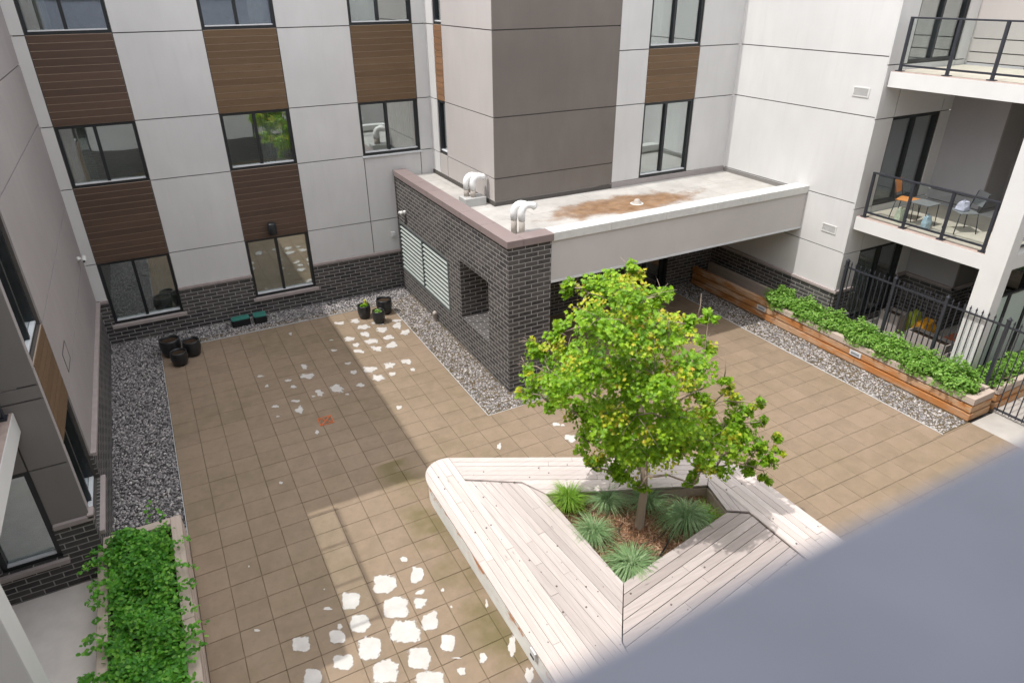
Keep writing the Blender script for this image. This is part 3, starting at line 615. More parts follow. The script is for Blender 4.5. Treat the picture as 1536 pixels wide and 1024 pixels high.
tag(stones(),'grey and white rounded gravel laid along the brick walls and planter','gravel',kind='stuff')
# concrete patios
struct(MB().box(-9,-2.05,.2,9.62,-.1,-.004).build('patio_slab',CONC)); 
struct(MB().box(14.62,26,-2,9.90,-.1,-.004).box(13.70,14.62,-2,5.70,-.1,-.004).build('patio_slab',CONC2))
struct(MB().box(-2.05,-.86,.2,5.2,-.1,-.004).build('path',CONC))
# ---- chalked drain marker
t=thing('drain_cover','square drain cover sprayed orange with a cross on the shaded paving','drain cover',(2.0,12.17,0))
MB().box(1.86,2.15,12.02,12.32,-.004,.006).build('plate',plain('drain_plate',(.20,.13,.085),.8,.2,var=.4,ns=25),t)
d=MB(); d.box(1.86,2.15,12.02,12.035,.006,.009).box(1.86,2.15,12.305,12.32,.006,.009).box(1.86,1.875,12.035,12.305,.006,.009).box(2.135,2.15,12.035,12.305,.006,.009)
d.prism([(1.88,12.04),(1.895,12.035),(2.135,12.30),(2.12,12.305)],.006,.010); d.prism([(2.12,12.035),(2.135,12.04),(1.895,12.305),(1.88,12.30)],.006,.0115); d.build('painted_cross',ORANGE,t)
# ================================================================== TIMBER PLANTERS
def timber(mb,x0,x1,y0,y1,z0,z1): mb.box(x0,x1,y0,y1,z0,z1)
t=thing('timber_planter','long orange timber raised bed along the right brick wall beside the gravel strip','planter',(13.68,5.76,0))
lo=MB(); fa=MB(); tp=MB(); lx=MB(); tx=MB(); h=.186; yy=[5.762,8.35,11.0,14.2]
for k in range(3):
    z0=k*h; z1=z0+h-.032; off=(0,.014,.004)[k]; m=tp if k==2 else lo
    ys=[5.76+(.141 if k%2 else 0)]+[y+R.uniform(-.4,.4) for y in yy[1:-1]]+[14.2]
    for q,(a,c) in enumerate(zip(ys,ys[1:])): (fa if q==len(ys)-2 else m).box(13.68+off,13.82,a+.003,c-.003,z0,z1)
    m2=tx if k==2 else lx; m2.box(13.823 if k%2==0 else 13.682,14.40,5.76+off,5.90,z0+.001,z1-.001)
    m2.box(14.56,17.2,5.76+off,5.90,z0+.001,z1-.001)
lo.build('timber_course',TIMBP,t,bevel=.008); fa.build('far_timber_course',TIMB,t,bevel=.008); lx.build('end_course',TIMBX,t,bevel=.008); tp.build('top_course',TIMBT,t,bevel=.008); tx.build('end_top_course',TIMBTX,t,bevel=.008)
MB().box(14.30,14.41,5.91,14.2,0,.55).build('back_board',TIMBT,t)
MB().box(13.822,14.298,5.905,11.6,.02,.43).box(14.42,17.2,5.905,6.40,.02,.43).build('soil',SOIL,t)
MB().box(14.42,17.2,6.405,6.46,0,.5).build('rear_board',TIMBTX,t)
MB().box(13.83,14.29,11.6,14.19,.02,.12).build('bare_soil',SOIL,t)
for k,(Y,lab) in enumerate(((11.42,'grey recessed step light in the timber bed near the canopy'),(8.5,'grey recessed step light in the middle of the sunlit timber bed'))):
    s=thing('step_light',lab,'light',(13.68,Y,.28),'step lights along the timber bed')
    MB().box(13.672,13.690,Y-.15,Y+.15,.215,.335).build('faceplate',PALEMETAL,s); MB().box(13.668,13.671,Y-.11,Y+.11,.245,.30).build('lens',plain('lens_grey',(.25,.26,.28),.3,.5),s)
t=thing('timber_planter','weathered grey timber raised bed full of dense foliage at lower left','planter',(-.86,9.86,0))
c1=MB(); c2=MB()
for k in range(3):
    z0=k*.178; z1=z0+.17; off=.006*(2-k)
    for a,c in ((9.86,7.6),(7.6,5.3)): c1.box(-1.02,-.862+off,c+.003,a-.003,z0,z1)
    c1.box(-2.03,-1.90,5.3,9.86,z0,z1); c2.box(-1.897,-1.023,9.70,9.858,z0+.001,z1-.001)
c1.build('timber_course',TIMBT,t,bevel=.008); c2.build('end_course',TIMBTX,t,bevel=.008); MB().box(-1.9,-1.02,5.44,9.7,.02,.42).build('soil',SOIL,t)
# ---- leaves
def leaves(name,C,N,size,mat,outline,parent=None,droop=0.3,fold=.18,mi=None):
    """C centres (n,3), N normals, one folded ngon pair per leaf"""
    n=len(C); L=np.array(outline); k=len(L)
    N=N/np.linalg.norm(N,axis=1,keepdims=True)
    a=np.cross(N,NR.normal(size=(n,3))); a/=np.linalg.norm(a,axis=1,keepdims=True); b=np.cross(N,a)
    V=C[:,None,:]+size[:,None,None]*(L[None,:,0:1]*a[:,None,:]+L[None,:,1:2]*b[:,None,:]+(np.abs(L[None,:,0:1])*fold-droop*L[None,:,1:2]**2)*N[:,None,:])
    half=k//2+1; f1=list(range(0,half)); f2=[0]+list(range(half-1,k))
    I=[];cn=[]
    base=(np.arange(n)*k)[:,None]
    A=np.array(f1)[None]+base; B=np.array(f2)[None]+base
    idx=np.concatenate([A,B],1).ravel(); cnt=np.tile([len(f1),len(f2)],n)
    return npmesh(name,V.reshape(-1,3),cnt,idx,mat,parent,None if mi is None else np.repeat(mi,2))
MAPLE=[(0,-.5),(.12,-.22),(.46,-.30),(.34,-.06),(.56,.12),(.28,.14),(.22,.34),(0,.6),(-.22,.34),(-.28,.14),(-.56,.12),(-.34,-.06),(-.46,-.30),(-.12,-.22)]
OVAL=[(0,-.5),(.26,-.25),(.34,.05),(.2,.36),(0,.52),(-.2,.36),(-.34,.05),(-.26,-.25)]
def bush(name,ctr,rad,n,size,mat,parent=None,shell=.55):
    d=NR.normal(size=(n,3)); d/=np.linalg.norm(d,axis=1,keepdims=True); d[:,2]=np.abs(d[:,2])*1.0-.12
    lump=1+.22*np.sin(d[:,0]*7+ctr[0]*9)*np.sin(d[:,1]*8+ctr[1]*5)+.12*np.sin(d[:,2]*11+ctr[0]*3)
    rr=(shell+(1-shell)*NR.random(n)**.5)*lump
    C=np.array(ctr)+d*rr[:,None]*np.array(rad)
    N=d*.6+NR.normal(size=(n,3))*.45+np.array([0,0,.75])
    return leaves(name,C,N,NR.uniform(*size,n),mat,OVAL,parent)
# hedge in left planter
def hedge():
    n=15500; x=NR.uniform(-1.84,-1.07,n); y=NR.uniform(5.3,9.66,n)
    # hummocky top surface with long shoots spilling over
    hgt=.58+.30*(.5+.5*np.sin(x*5.1+y*1.7))*(.5+.5*np.sin(y*3.3+x*2))+.10*np.sin(y*7.7+1)*np.sin(x*9)
    edge=np.clip(np.minimum(x+1.9,-1.01-x)/.25,0,1); hgt=.5+(hgt-.5)*np.sqrt(edge)
    z=hgt-NR.random(n)**1.6*.32; x2=x+NR.normal(0,.05,n); C=[np.c_[x2,y,z]]
    for _ in range(52):
        sx,sy=(-1.84,-1) if R.random()<.72 else (-1.08,1); y0=R.uniform(5.5,9.4); L=R.uniform(.18,.5); q=np.linspace(0,1,int(L*60))
        C.append(np.c_[sx+sy*q*L*.75+NR.normal(0,.02,len(q)),y0+q*L*R.uniform(-.5,.5)+NR.normal(0,.025,len(q)),.6+.12*np.sin(q*2.4)-.06*q+NR.normal(0,.02,len(q))])
    for _ in range(30):
        x0,y0=R.uniform(-1.85,-1.05),R.uniform(5.6,9.7); L=R.uniform(.15,.38); q=np.linspace(0,1,int(L*55)); C.append(np.c_[x0+q*R.uniform(-.1,.1)+NR.normal(0,.025,len(q)),y0+q*R.uniform(-.1,.1)+NR.normal(0,.025,len(q)),.75+q*L])
    C=np.concatenate(C); n=len(C); N=NR.normal(size=(n,3))*.42+np.array([.05,-.15,1])
    return leaves('shrub_foliage',C,N,NR.uniform(.04,.078,n),HEDGE,OVAL,None)
tag(hedge(),'dense dark green foliage spilling over the weathered timber bed at lower left','foliage',kind='stuff')
# shrubs in right planter
ys=[(11.0,.36),(10.2,.34),(9.45,.33),(8.65,.36),(7.85,.38),(7.1,.38),(6.4,.44)]
labs=['first bushy shrub in the timber bed, nearest the canopy shade','second shrub from the canopy in the timber bed, below the brick ledge','third shrub from the canopy, in front of the first fence post','fourth shrub from the canopy, middle of the long timber bed','fifth shrub from the canopy, before the orange toys','sixth shrub from the canopy, left of the white column base','largest bright shrub at the corner of the timber bed']
def shrub(ctr,rad,lab,n):
    s=thing('shrub',lab,'shrub',(ctr[0],ctr[1],.43),'shrubs growing in the timber bed')
    m=MB()
    for _ in range(9):
        a=R.uniform(0,6.28); m.tube([(ctr[0],ctr[1],.40),(ctr[0]+.12*math.cos(a),ctr[1]+.2*math.sin(a),.6),(ctr[0]+.22*math.cos(a),ctr[1]+.4*math.sin(a),.72)],[.008,.006,.003],5)
    m.build('stem',BARK,s); bush('foliage',ctr,rad,n,(.036,.072),SHRUB,s,.4)
for (Y,hh),lab in zip(ys,labs): shrub((13.98+R.uniform(-.04,.04),Y,.52),(.39,.54,hh*1.38),lab,3000)
shrub((14.85,6.12,.5),(.42,.30,.40),'shrub in the short arm of the timber bed beside the fence post',1500); shrub((15.75,6.12,.5),(.55,.30,.46),'shrub in the short arm of the timber bed at the right frame edge',1700)
# ================================================================== IRON FENCE
fz=1.93
f=thing('iron_fence','black spiked iron fence running behind the timber bed and across its end','fence',(14.46,9.8,0))
XFn=14.48
MB().box(XFn-.018,XFn+.018,2.6,9.84,1.86,1.895).build('top_rail',CHAR,f); MB().box(XFn-.018,XFn+.018,2.6,5.72,.09,.125).build('bottom_rail',CHAR,f); MB().box(XFn-.018,XFn+.018,6.05,9.84,.59,.625).build('bottom_rail',CHAR,f)
proto=None
def spear(z0,z1): 
    m=MB().box(-.0095,.0095,-.0095,.0095,z0,z1); m.prism([(-.016,-.016),(.016,-.016),(.016,.016),(-.016,.016)],z1,z1+.02); b=len(m.v)
    m.v+=[(-.013,-.013,z1+.02),(.013,-.013,z1+.02),(.013,.013,z1+.02),(-.013,.013,z1+.02),(0,0,z1+.085)]; m.f+=[(b,b+1,b+4),(b+1,b+2,b+4),(b+2,b+3,b+4),(b+3,b,b+4)]; m.mi+=[0]*4; return m
long_=spear(.06,1.97).build('picket',CHAR,f); short_=spear(.50,1.97).build('picket',CHAR,f)
posts=[9.78,8.5,7.28,6.02,4.7,3.4]
pp=MB().box(-.032,.032,-.032,.032,-.05,2.02); pp.prism([(-.04,-.04),(.04,-.04),(.04,.04),(-.04,.04)],2.02,2.04); b=len(pp.v); pp.v+=[(-.03,-.03,2.04),(.03,-.03,2.04),(.03,.03,2.04),(-.03,.03,2.04),(0,0,2.10)]; pp.f+=[(b,b+1,b+4),(b+1,b+2,b+4),(b+2,b+3,b+4),(b+3,b,b+4)]; pp.mi+=[0]*4
post=pp.build('post',CHAR,f); first=True
for o_ in (long_,short_,post): o_.matrix_parent_inverse=Matrix.Identity(4)
def place(o,used,loc):
    c=o if not used else o.copy()
    if used: COL.objects.link(c); c.parent=f
    c.matrix_parent_inverse=Matrix.Identity(4); c.location=Vector(loc)-f.location; return True
u=False
for Y in posts: u=place(post,u,(XFn,Y,0))
ul=us_=False
Y=9.66
while Y>2.7:
    if min(abs(Y-p) for p in posts)>.05:
        if Y>5.74: us_=place(short_,us_,(XFn,Y,0))
        else: ul=place(long_,ul,(XFn,Y,0))
    Y-=.125
# ================================================================== RAILINGS
def railing(label,p0,p1,z,posts_,grp='glass balcony railings'):
    t=thing('glass_railing',label,'railing',(p0[0],p0[1],z),grp); p0=Vector((*p0,z));p1=Vector((*p1,z)); d=(p1-p0).normalized(); n=Vector((-d.y,d.x,0)); Lh=(p1-p0).length; H=1.06
    def bar(mb,a,b,hw,z0,z1):
        q=[p0+d*a+n*hw,p0+d*a-n*hw,p0+d*b-n*hw,p0+d*b+n*hw]; poly=[(v.x,v.y) for v in q]
        ar=sum(poly[i][0]*poly[(i+1)%4][1]-poly[(i+1)%4][0]*poly[i][1] for i in range(4))
        mb.prism(poly if ar>0 else poly[::-1],z+z0,z+z1)
    m=MB(); bar(m,-.03,Lh+.03,.03,H-.035,H); m.build('top_rail',CHAR,t,bevel=.006)
    m=MB(); bar(m,0,Lh,.02,.10,.14); m.build('bottom_rail',CHAR,t)
    for a in posts_: m=MB(); bar(m,a-.028,a+.028,.026,0.02,H-.036); bar(m,a-.075,a+.075,.06,.0,.019); m.build('post',CHAR,t)
    for a,b in zip(posts_,posts_[1:]): m=MB(); bar(m,a+.04,b-.04,.005,.15,H-.045); m.build('pane',RGLASS,t)
xr=XFc+.10
railing('glass railing of the middle right balcony, in front of the chairs',(xr,9.76),(xr,6.97),3.122,[0,.98,1.87,2.76])
railing('glass railing of the top right balcony at the upper right corner',(xr,9.76),(xr,6.62),6.342,[0,1.03,1.92,3.1])
railing('short glass railing of the middle balcony right of the white column',(14.98,6.66),(17.4,6.66),3.122,[0,1.2,2.4])
railing('short glass railing of the top balcony on its far right side',(14.75,6.64),(17.4,6.64),6.342,[0,1.3,2.6])
railing('glass railing of the left lower balcony at the left frame edge',(-2.45,9.5),(-2.45,6.92),3.102,[0,1.25,2.55])
railing('glass railing of the left upper balcony above the frame',(-2.45,9.5),(-2.45,6.92),6.342,[0,.86,1.72,2.55])
# ================================================================== BALCONY FURNITURE
zb=3.123
def bchair(loc,rz,label,seatmat,bag=None):
    t=thing('patio_chair',label,'chair',(0,0,0),'chairs on the middle balcony'); s=.43
    for sx in (-1,1):
        for sy in (-1,1): MB().tube([(sx*.19,sy*.19,.44),(sx*.23,sy*.24,0)],.011,8).build('leg',CHAR,t,True)
    MB().box(-.21,.21,-.21,.21,.44,.46).build('seat',seatmat,t,bevel=.01)
    m=MB()
    for sx in (-1,1): m.tube([(sx*.19,.19,.45),(sx*.2,.25,.66),(sx*.2,.30,.86)],.011,8)
    m.build('back_frame',CHAR,t,True)
    b=MB(); pts=[(.20,.24,.58),(.21,.285,.80),(.20,.31,.88)]
    for i in range(2):
        a,c=pts[i],pts[i+1]; b.face([(-a[0],a[1],a[2]),(a[0],a[1],a[2]),(c[0],c[1],c[2]),(-c[0],c[1],c[2])]); b.face([(-a[0],a[1]+.012,a[2]),(-c[0],c[1]+.012,c[2]),(c[0],c[1]+.012,c[2]),(a[0],a[1]+.012,a[2])])
    b.build('backrest',seatmat,t); t.location=loc; t.rotation_euler=(0,0,rz); return t
GREYM=plain('grey_mesh',(.20,.21,.215),.6,.3); ORG=plain('orange_fabric',(.62,.25,.07),.7,.2)
c1_=bchair((15.35,9.25,zb),math.radians(15),'orange-backed patio chair by the sliding door of the middle balcony',ORG)
bchair((15.55,8.05,zb),math.radians(-120),'grey metal patio chair beside the folding table on the middle balcony',GREYM)
t=thing('side_table','small grey metal table between the chairs on the middle balcony','table',(15.2,8.75,zb))
MB().box(14.97,15.43,8.52,8.98,zb+.50,zb+.52).build('tabletop',GREYM,t)
for sx in (-.2,.2):
    for sy in (-.2,.2): MB().tube([(15.2+sx,8.75+sy,zb+.5),(15.2+sx*1.08,8.75+sy*1.08,zb)],.01,8).build('leg',CHAR,t,True)
def blob(mb,c,r,seed,sq=1.0):
    rr=random.Random(seed); n,mm=12,7; b=len(mb.v)
    for i in range(mm):
        ph=math.pi*i/(mm-1)
        for k in range(n):
            t=2*math.pi*k/n; q=1+.14*math.sin(3*t+seed)+rr.uniform(-.07,.07); x=math.sin(ph)**.7*math.cos(t)*q; y=math.sin(ph)**.7*math.sin(t)*q
            mb.v.append((c[0]+r[0]*x,c[1]+r[1]*y,c[2]+r[2]*(1+math.cos(ph))))
    for i in range(mm-1):
        for k in range(n): mb.f.append((b+i*n+k,b+(i+1)*n+k,b+(i+1)*n+(k+1)%n,b+i*n+(k+1)%n)); mb.mi.append(mb.cur)
    return mb
def bag(label,c,r,col,seed,cat='bag',name='shopping_bag'):
    t=thing(name,label,cat,c); m=MB(); rr=random.Random(seed); lv=[(0,.92),(.12,1.0),(.5,1.0+rr.uniform(-.06,.06)),(.85,.95),(1.0,.9)]
    for h_,k in lv:
        for i,(ex,ey) in enumerate(((-1,-1),(0,-1.08),(1,-1),(1.05,0),(1,1),(0,.9),(-1,1),(-1.05,0))): m.v.append((c[0]+r[0]*ex*k*rr.uniform(.93,1.07),c[1]+r[1]*ey*(k if h_<.6 else k*.7)*rr.uniform(.9,1.07),c[2]+2*r[2]*h_*(1 if h_<1 else rr.uniform(.93,1.06))))
    for l in range(len(lv)-1):
        for i in range(8): m.f.append((l*8+i,l*8+(i+1)%8,l*8+8+(i+1)%8,l*8+8+i)); m.mi.append(0)
    m.f.append(tuple(reversed(range(8)))); m.f.append(tuple(range(32,40))); m.mi+=[0,0]
    m.build('body',plain(name+str(seed)+'_film',col,.45,.4,var=.25,ns=9,bump=.6),t)
    MB().tube([(c[0]-r[0]*.4,c[1],c[2]+2*r[2]*.95),(c[0]-r[0]*.2,c[1],c[2]+2*r[2]*1.2),(c[0]+r[0]*.2,c[1],c[2]+2*r[2]*1.2),(c[0]+r[0]*.4,c[1],c[2]+2*r[2]*.95)],.008,6).build('handle',plain(name+str(seed)+'_strap',sc(col,.7),.6,.3),t)
bag('white and green shopping bag on the floor under the balcony table',(14.98,9.12,zb),(.09,.07,.15),(.50,.54,.42),1); bag('light blue shopping bag on the floor by the balcony table',(15.02,8.5,zb),(.09,.06,.15),(.36,.47,.55),2)
bag('pale lilac bag hanging over the grey balcony chair seat',(15.52,8.1,zb+.461),(.10,.1,.1),(.55,.56,.68),3)
# ================================================================== GROUND PATIO AT RIGHT
def privacy(label,x0,x1,y):
    t=thing('privacy_screen',label,'screen',(x0,y,0),'frosted privacy screens'); m=MB()
    m.box(x0,x0+.05,y-.03,y+.03,-.01,1.99).box(x1-.05,x1,y-.03,y+.03,-.01,1.99).box(x0+.05,x1-.05,y-.025,y+.025,1.94,1.985).box(x0+.05,x1-.05,y-.025,y+.025,.10,.15); m.build('frame',BLACK,t)
    MB().box(x0+.055,x1-.055,y-.006,y+.006,.155,1.935).build('pane',FROST,t)
privacy('frosted glass privacy screen next to the white column',15.19,16.02,6.85); privacy('frosted glass privacy screen second from the white column',16.03,16.92,6.85); privacy('frosted glass privacy screen farthest from the white column',16.93,17.82,6.85)
def crate(label,x0,x1,y0,y1,z1,col):
    t=thing('planter_box',label,'planter',(x0,y0,0),'grey planter boxes on the patio'); w_=.03; mt=plain('box_panel'+str(round(x0*100)),col,.8,.2,var=.1,ns=6)
    MB().box(x0,x1,y0,y0+w_,0,z1).build('side_panel',mt,t); MB().box(x0,x1,y1-w_,y1,0,z1).build('side_panel',mt,t); MB().box(x0,x0+w_,y0+w_+.001,y1-w_-.001,0,z1).build('end_panel',mt,t); MB().box(x1-w_,x1,y0+w_+.001,y1-w_-.001,0,z1).build('end_panel',mt,t)
    MB().box(x0+w_,x1-w_,y0+w_,y1-w_,.01,z1-.08).build('soil',SOIL,t)
crate('grey planter box on the patio by the ground-floor sliding door',15.9,16.3,9.0,9.5,.52,(.30,.27,.255)); crate('long low grey planter box on the patio behind the fence',15.6,16.0,7.55,8.55,.42,(.32,.29,.27)); crate('small grey planter box on the patio near the white column',15.3,15.75,7.05,7.4,.36,(.34,.31,.29))
bag('yellow and orange plastic bag of soil on the patio behind the fence',(16.45,8.62,0),(.24,.19,.22),(.75,.36,.03),5,'bag','soil_bag')
bag('green and yellow plastic bag beside the orange one on the patio',(16.55,8.98,0),(.13,.14,.25),(.35,.42,.06),6,'bag','soil_bag')
t=thing('plant_tray','terracotta tray standing on the patio near the white column','tray',(16.35,7.6,0)); MB().box(16.1,16.6,7.45,7.95,.3,.36).build('tray',plain('terracotta',(.36,.11,.06),.8,.2),t,bevel=.01); MB().box(16.15,16.2,7.5,7.9,0,.299).build('leg',TIMBT,t); MB().box(16.5,16.55,7.5,7.9,0,.299).build('leg',TIMBT,t)
# ================================================================== POTS AND VALVE BOXES
def pot(label,x,y,r,h,plant=None):
    t=thing('plant_pot',label,'pot',(x,y,0),'black glazed pots on the paving')
    MB().lathe((x,y,.001),[(.001,0),(r*.70,0),(r*.78,.02),(r*.95,h*.35),(r*1.02,h*.62),(r*.97,h*.92),(r*.96,h),(r*.84,h),(r*.82,h*.9),(r*.80,h*.86)],36).build('body',POT,t,True)
    MB().lathe((x,y,.001),[(.001,h*.87),(r*.3,h*.875),(r*.81,h*.86)],24).build('soil',SOIL,t,True)
    if plant:
        bush('foliage',(x,y,h*.86),(r*.6,r*.6,.1),140,(.04,.08),LEAF if plant==1 else SHRUB,t,.2)
        if plant==1: bush('red_shoots',(x+.09,y+.1,h*.92),(.06,.06,.16),30,(.04,.07),LEAFY,t,.2)
pot('largest empty black pot of the left trio',-.60,16.86,.245,.44); pot('middle-sized empty black pot right of the left trio',-.14,16.62,.205,.40); pot('smallest empty black pot in front of the left trio',-.46,16.24,.195,.35)
pot('black pot with a bright green plant left of the right trio',4.22,16.62,.175,.38,1); pot('tall empty black pot at the back of the right trio',4.80,16.64,.215,.43); pot('small black pot with low greenery in front of the right trio',4.47,16.13,.17,.36,2)
def valve(label,x,y,wx,wy,rot):
    t=thing('valve_box',label,'utility box',(0,0,0),'green-lidded irrigation boxes')
    def rr(a,b,c): 
        out=[]
        for sx,sy,st_ in ((1,1,0),(-1,1,90),(-1,-1,180),(1,-1,270)):
            for k in range(4): q=math.radians(st_+k*30); out.append((sx*(a-c)+c*math.cos(q),sy*(b-c)+c*math.sin(q)))
        return out
    MB().prism(rr(wx,wy,.05),-.03,.17).build('body',BLKPL,t); MB().prism(rr(wx*.96,wy*.96,.05),.171,.20).build('lid',GREENLID,t,bevel=.006)
    m=MB()
    for k in range(5): m.box(-wx*.75,wx*.75,-wy*.7+k*wy*.34,-wy*.7+k*wy*.34+.012,.2,.206)
    m.build('lid_ribs',GREENLID,t); t.location=(x,y,0); t.rotation_euler=(0,0,rot)
valve('wide green-lidded irrigation box on the gravel under the brick wall',1.16,17.84,.24,.14,.04); valve('squarer green-lidded irrigation box on the gravel, right of the wide one',1.66,17.82,.17,.17,-.03)
# ================================================================== ROOF VENTS
def goose(label,x,y,curb):
    t=thing('roof_vent',label,'vent pipe',(x,y,3.3),'white gooseneck vents on the canopy roof'); z=3.3
    if curb: MB().box(x-.22,x+.34,y-.2,y+.2,z,z+.20).build('curb',plain('curb_metal',(.42,.42,.41),.5,.4),t,bevel=.01); z+=.20
    for k,(dx,dy) in enumerate(((-.06,.08),(.05,-.07))):
        p=Vector((x+dx,y+dy,z-.01)); MB().tube([p,p+Vector((0,0,.20 if curb else .34))],.066,14).build('pipe',PIPEG,t,True)
        q=p+Vector((0,0,.19 if curb else .33)); path=[q,q+Vector((0,0,.16))]; rr_=.15
        for a in range(1,7): 
            g=math.radians(a*16); path.append(q+Vector((rr_*(1-math.cos(g)),-.0,.16+rr_*math.sin(g))))
        path.append(path[-1]+Vector((.10,0,-.025))); path.append(path[-1]+Vector((.05,0,-.04))); e=MB().tube(path,[.075]*len(path),16); e.build('elbow',PIPEW,t,True)
goose('pair of white gooseneck vents on a raised curb nearer the tower',6.66,14.72,True); goose('pair of white gooseneck vents nearer the front corner of the roof',6.62,12.2,False)
t=thing('roof_drain','small domed roof drain in the middle of the rusty canopy roof','drain',(10.25,12.8,3.3)); MB().lathe((10.25,12.8,3.3),[(.12,0),(.12,.015),(.085,.02),(.08,.07),(.05,.11),(.001,.12)],16).build('dome',PIPEG,t,True); MB().lathe((10.25,12.8,3.3),[(.16,.0),(.16,.008),(.12,.012)],20).build('collar',WCOPING,t)
# ================================================================== TIMBER BENCH ROUND THE TREE
t=thing('tree_bench','large pale timber deck bench with rounded corner surrounding the tree bed','bench',(5.5,6,0))
ZB=.45; O1,O2,O3,O4=(4.62,7.54),(4.62,5.38),(6.99,5.79),(7.15,6.42)
arc=[(2.95,8.66),(2.957,8.76),(2.975,8.87),(3.005,8.97),(3.05,9.06),(3.11,9.135),(3.185,9.195),(3.27,9.235),(3.36,9.257),(3.45,9.26)]
m=MB(); s1=[(2.95,2.6),(3.555,2.6),(3.555,9.235)]+arc[::-1]
planks(m,s1,math.radians(90),.124,ZB); m.build('left_seat_boards',DECKY,t)
dg=math.atan2(-.536,1)
m=MB(); planks(m,[(3.562,9.232),(3.562,8.545),(4.41,8.01),(4.62,7.54),(7.15,6.42),(7.29,6.55),(7.29,7.235)],dg,.124,ZB+.001); m.build('back_seat_boards',DECKD,t)
def zin(x,y): return ZB-.002-.022*max(0,min(1,(y-5.2)/2.6))
m=MB(); planks(m,[(3.562,8.53),(3.562,2.6),(3.62,2.6),(4.0,4.58),(4.612,5.375),(4.612,7.54),(4.40,8.0)],math.radians(93.6),.128,zin); m.build('left_lounge_boards',DECKI,t)
m=MB(); planks(m,[(7.297,7.23),(7.297,2.6),(8.08,2.6),(8.08,6.25),(8.0,6.55),(7.85,6.82),(7.6,7.06)],math.radians(90),.128,ZB); m.build('right_seat_boards',DECKY,t)
m=MB(); planks(m,[(7.16,6.41),(7.0,5.80),(7.29,5.60),(7.29,6.54)],math.radians(76),.125,ZB-.003); m.build('rim_board',DECKI,t)
def zb2(x,y): return ZB-.006-.03*max(0,min(1,(x-4.6)/2.6))
m=MB(); planks(m,[(4.625,5.37),(4.02,4.575),(3.64,2.6),(7.285,2.6),(7.285,5.585),(6.99,5.785)],math.atan2(.41,2.37),.152,zb2,gap=.010); m.build('front_lounge_boards',DECKX,t)
sk=MB(); ring=[(2.985,2.6)]+[(x+.035,y-.02) for x,y in arc]+[(3.58,9.19),(7.28,7.19),(7.58,7.0),(7.82,6.78),(7.97,6.52),(8.045,6.24),(8.045,2.6)]
for a,c in zip(ring,ring[1:]):
    d=Vector((c[0]-a[0],c[1]-a[1])); n_=Vector((d.y,-d.x)).normalized()*.03; sk.prism([a,(a[0]+n_.x,a[1]+n_.y),(c[0]+n_.x,c[1]+n_.y),c],-.02,ZB-.034)
sk.build('skirt',SKIRT,t)
pw=MB(); Q=[O1,O2,O3,O4]
for a,c in zip(Q,Q[1:]+Q[:1]):
    d=Vector((c[0]-a[0],c[1]-a[1])); n_=Vector((-d.y,d.x)).normalized()*.05*-1; pw.prism([a,c,(c[0]+n_.x,c[1]+n_.y),(a[0]+n_.x,a[1]+n_.y)][::1],-.02,ZB-.07)
pw.build('bed_wall',TIMBTX,t)
# screw plugs scattered over the boards
m=MB()
for _ in range(150):
    x,y=R.uniform(3.0,8.0),R.uniform(4.2,8.9); ok=(y<9.2-.536*(x-3.5)-.1) and not (4.5<x<7.25 and 5.2<y<7.7-.4*(x-4.6))
    if ok:
        z=(zin(x,y) if 3.6<x<4.6 and y<8 else ZB); r=R.choice([.007,.009,.015])
        if x>4.6 and x<7.25 and y<5.8: z=zb2(x,y)
        m.lathe((x,y,z),[(r,-.002),(r,.0045),(.0005,.0046)],8)
m.build('screw_heads',plain('dark_screw',(.12,.10,.09),.6,.3),t)
s=thing('deck_light','small grey light fixture on the near left side of the bench','light',(2.95,5.05,.3)); MB().box(2.93,2.982,4.98,5.12,.26,.40).build('housing',PALEMETAL,s,bevel=.008); MB().box(2.926,2.931,5.0,5.10,.27,.31).build('lens',BLKPL,s)
# ---- tree bed
bed=MB(); n=14; c0=[(4.6,7.56),(4.6,5.36),(7.0,5.77),(7.17,6.43)]
def bil(u,v): 
    a=Vector(c0[1]).lerp(Vector(c0[2]),u); b=Vector(c0[0]).lerp(Vector(c0[3]),u); p=a.lerp(b,v); return (p.x,p.y,.19+.05*math.sin(u*9)*math.sin(v*7)+R.uniform(-.012,.012)+.06*math.exp(-((p.x-5.66)**2+(p.y-6.34)**2)/.12))
for i in range(n+1):
    for j in range(n+1): bed.v.append(bil(i/n,j/n))
for i in range(n):
    for j in range(n): a=i*(n+1)+j; bed.f.append((a,a+n+1,a+n+2,a+1)); bed.mi.append(0)
mo=bed.build('mulch_bed',MULCH,None,True); struct(mo)
n=5200; uu,vv=NR.random(n),NR.random(n); P=np.array([bil(a,b) for a,b in zip(uu,vv)]); P[:,2]+=.012
N=NR.normal(size=(n,3))*.5+np.array([0,0,1]); CHIP=[(0,-.5),(.09,-.4),(.1,0),(.08,.4),(0,.5),(-.08,.4),(-.1,0),(-.09,-.4)]
tag(leaves('mulch_chips',P,N,NR.uniform(.04,.11,n),STRAW,CHIP,None,0,0),'brown bark mulch chips covering the tree bed','mulch',kind='stuff')
hp=[]
for k in range(0,40): a=k/39*2*math.pi*1.15-1.1; hp.append((5.68+.42*math.cos(a),6.28+.30*math.sin(a),.235+.015*math.sin(a*3)))
h_=MB().tube(hp,.009,6).build('drip_hose',plain('brown_hose',(.09,.06,.045),.6,.3)); tag(h_,'thin brown drip hose looped around the tree trunk on the mulch','hose')
h_=MB().tube([(5.45,5.62,.26),(5.75,5.78,.25),(6.05,5.98,.26),(6.3,6.2,.25)],.014,8).build('irrigation_pipe',BLKPL); tag(h_,'black irrigation pipe crossing the mulch right of the trunk','pipe')
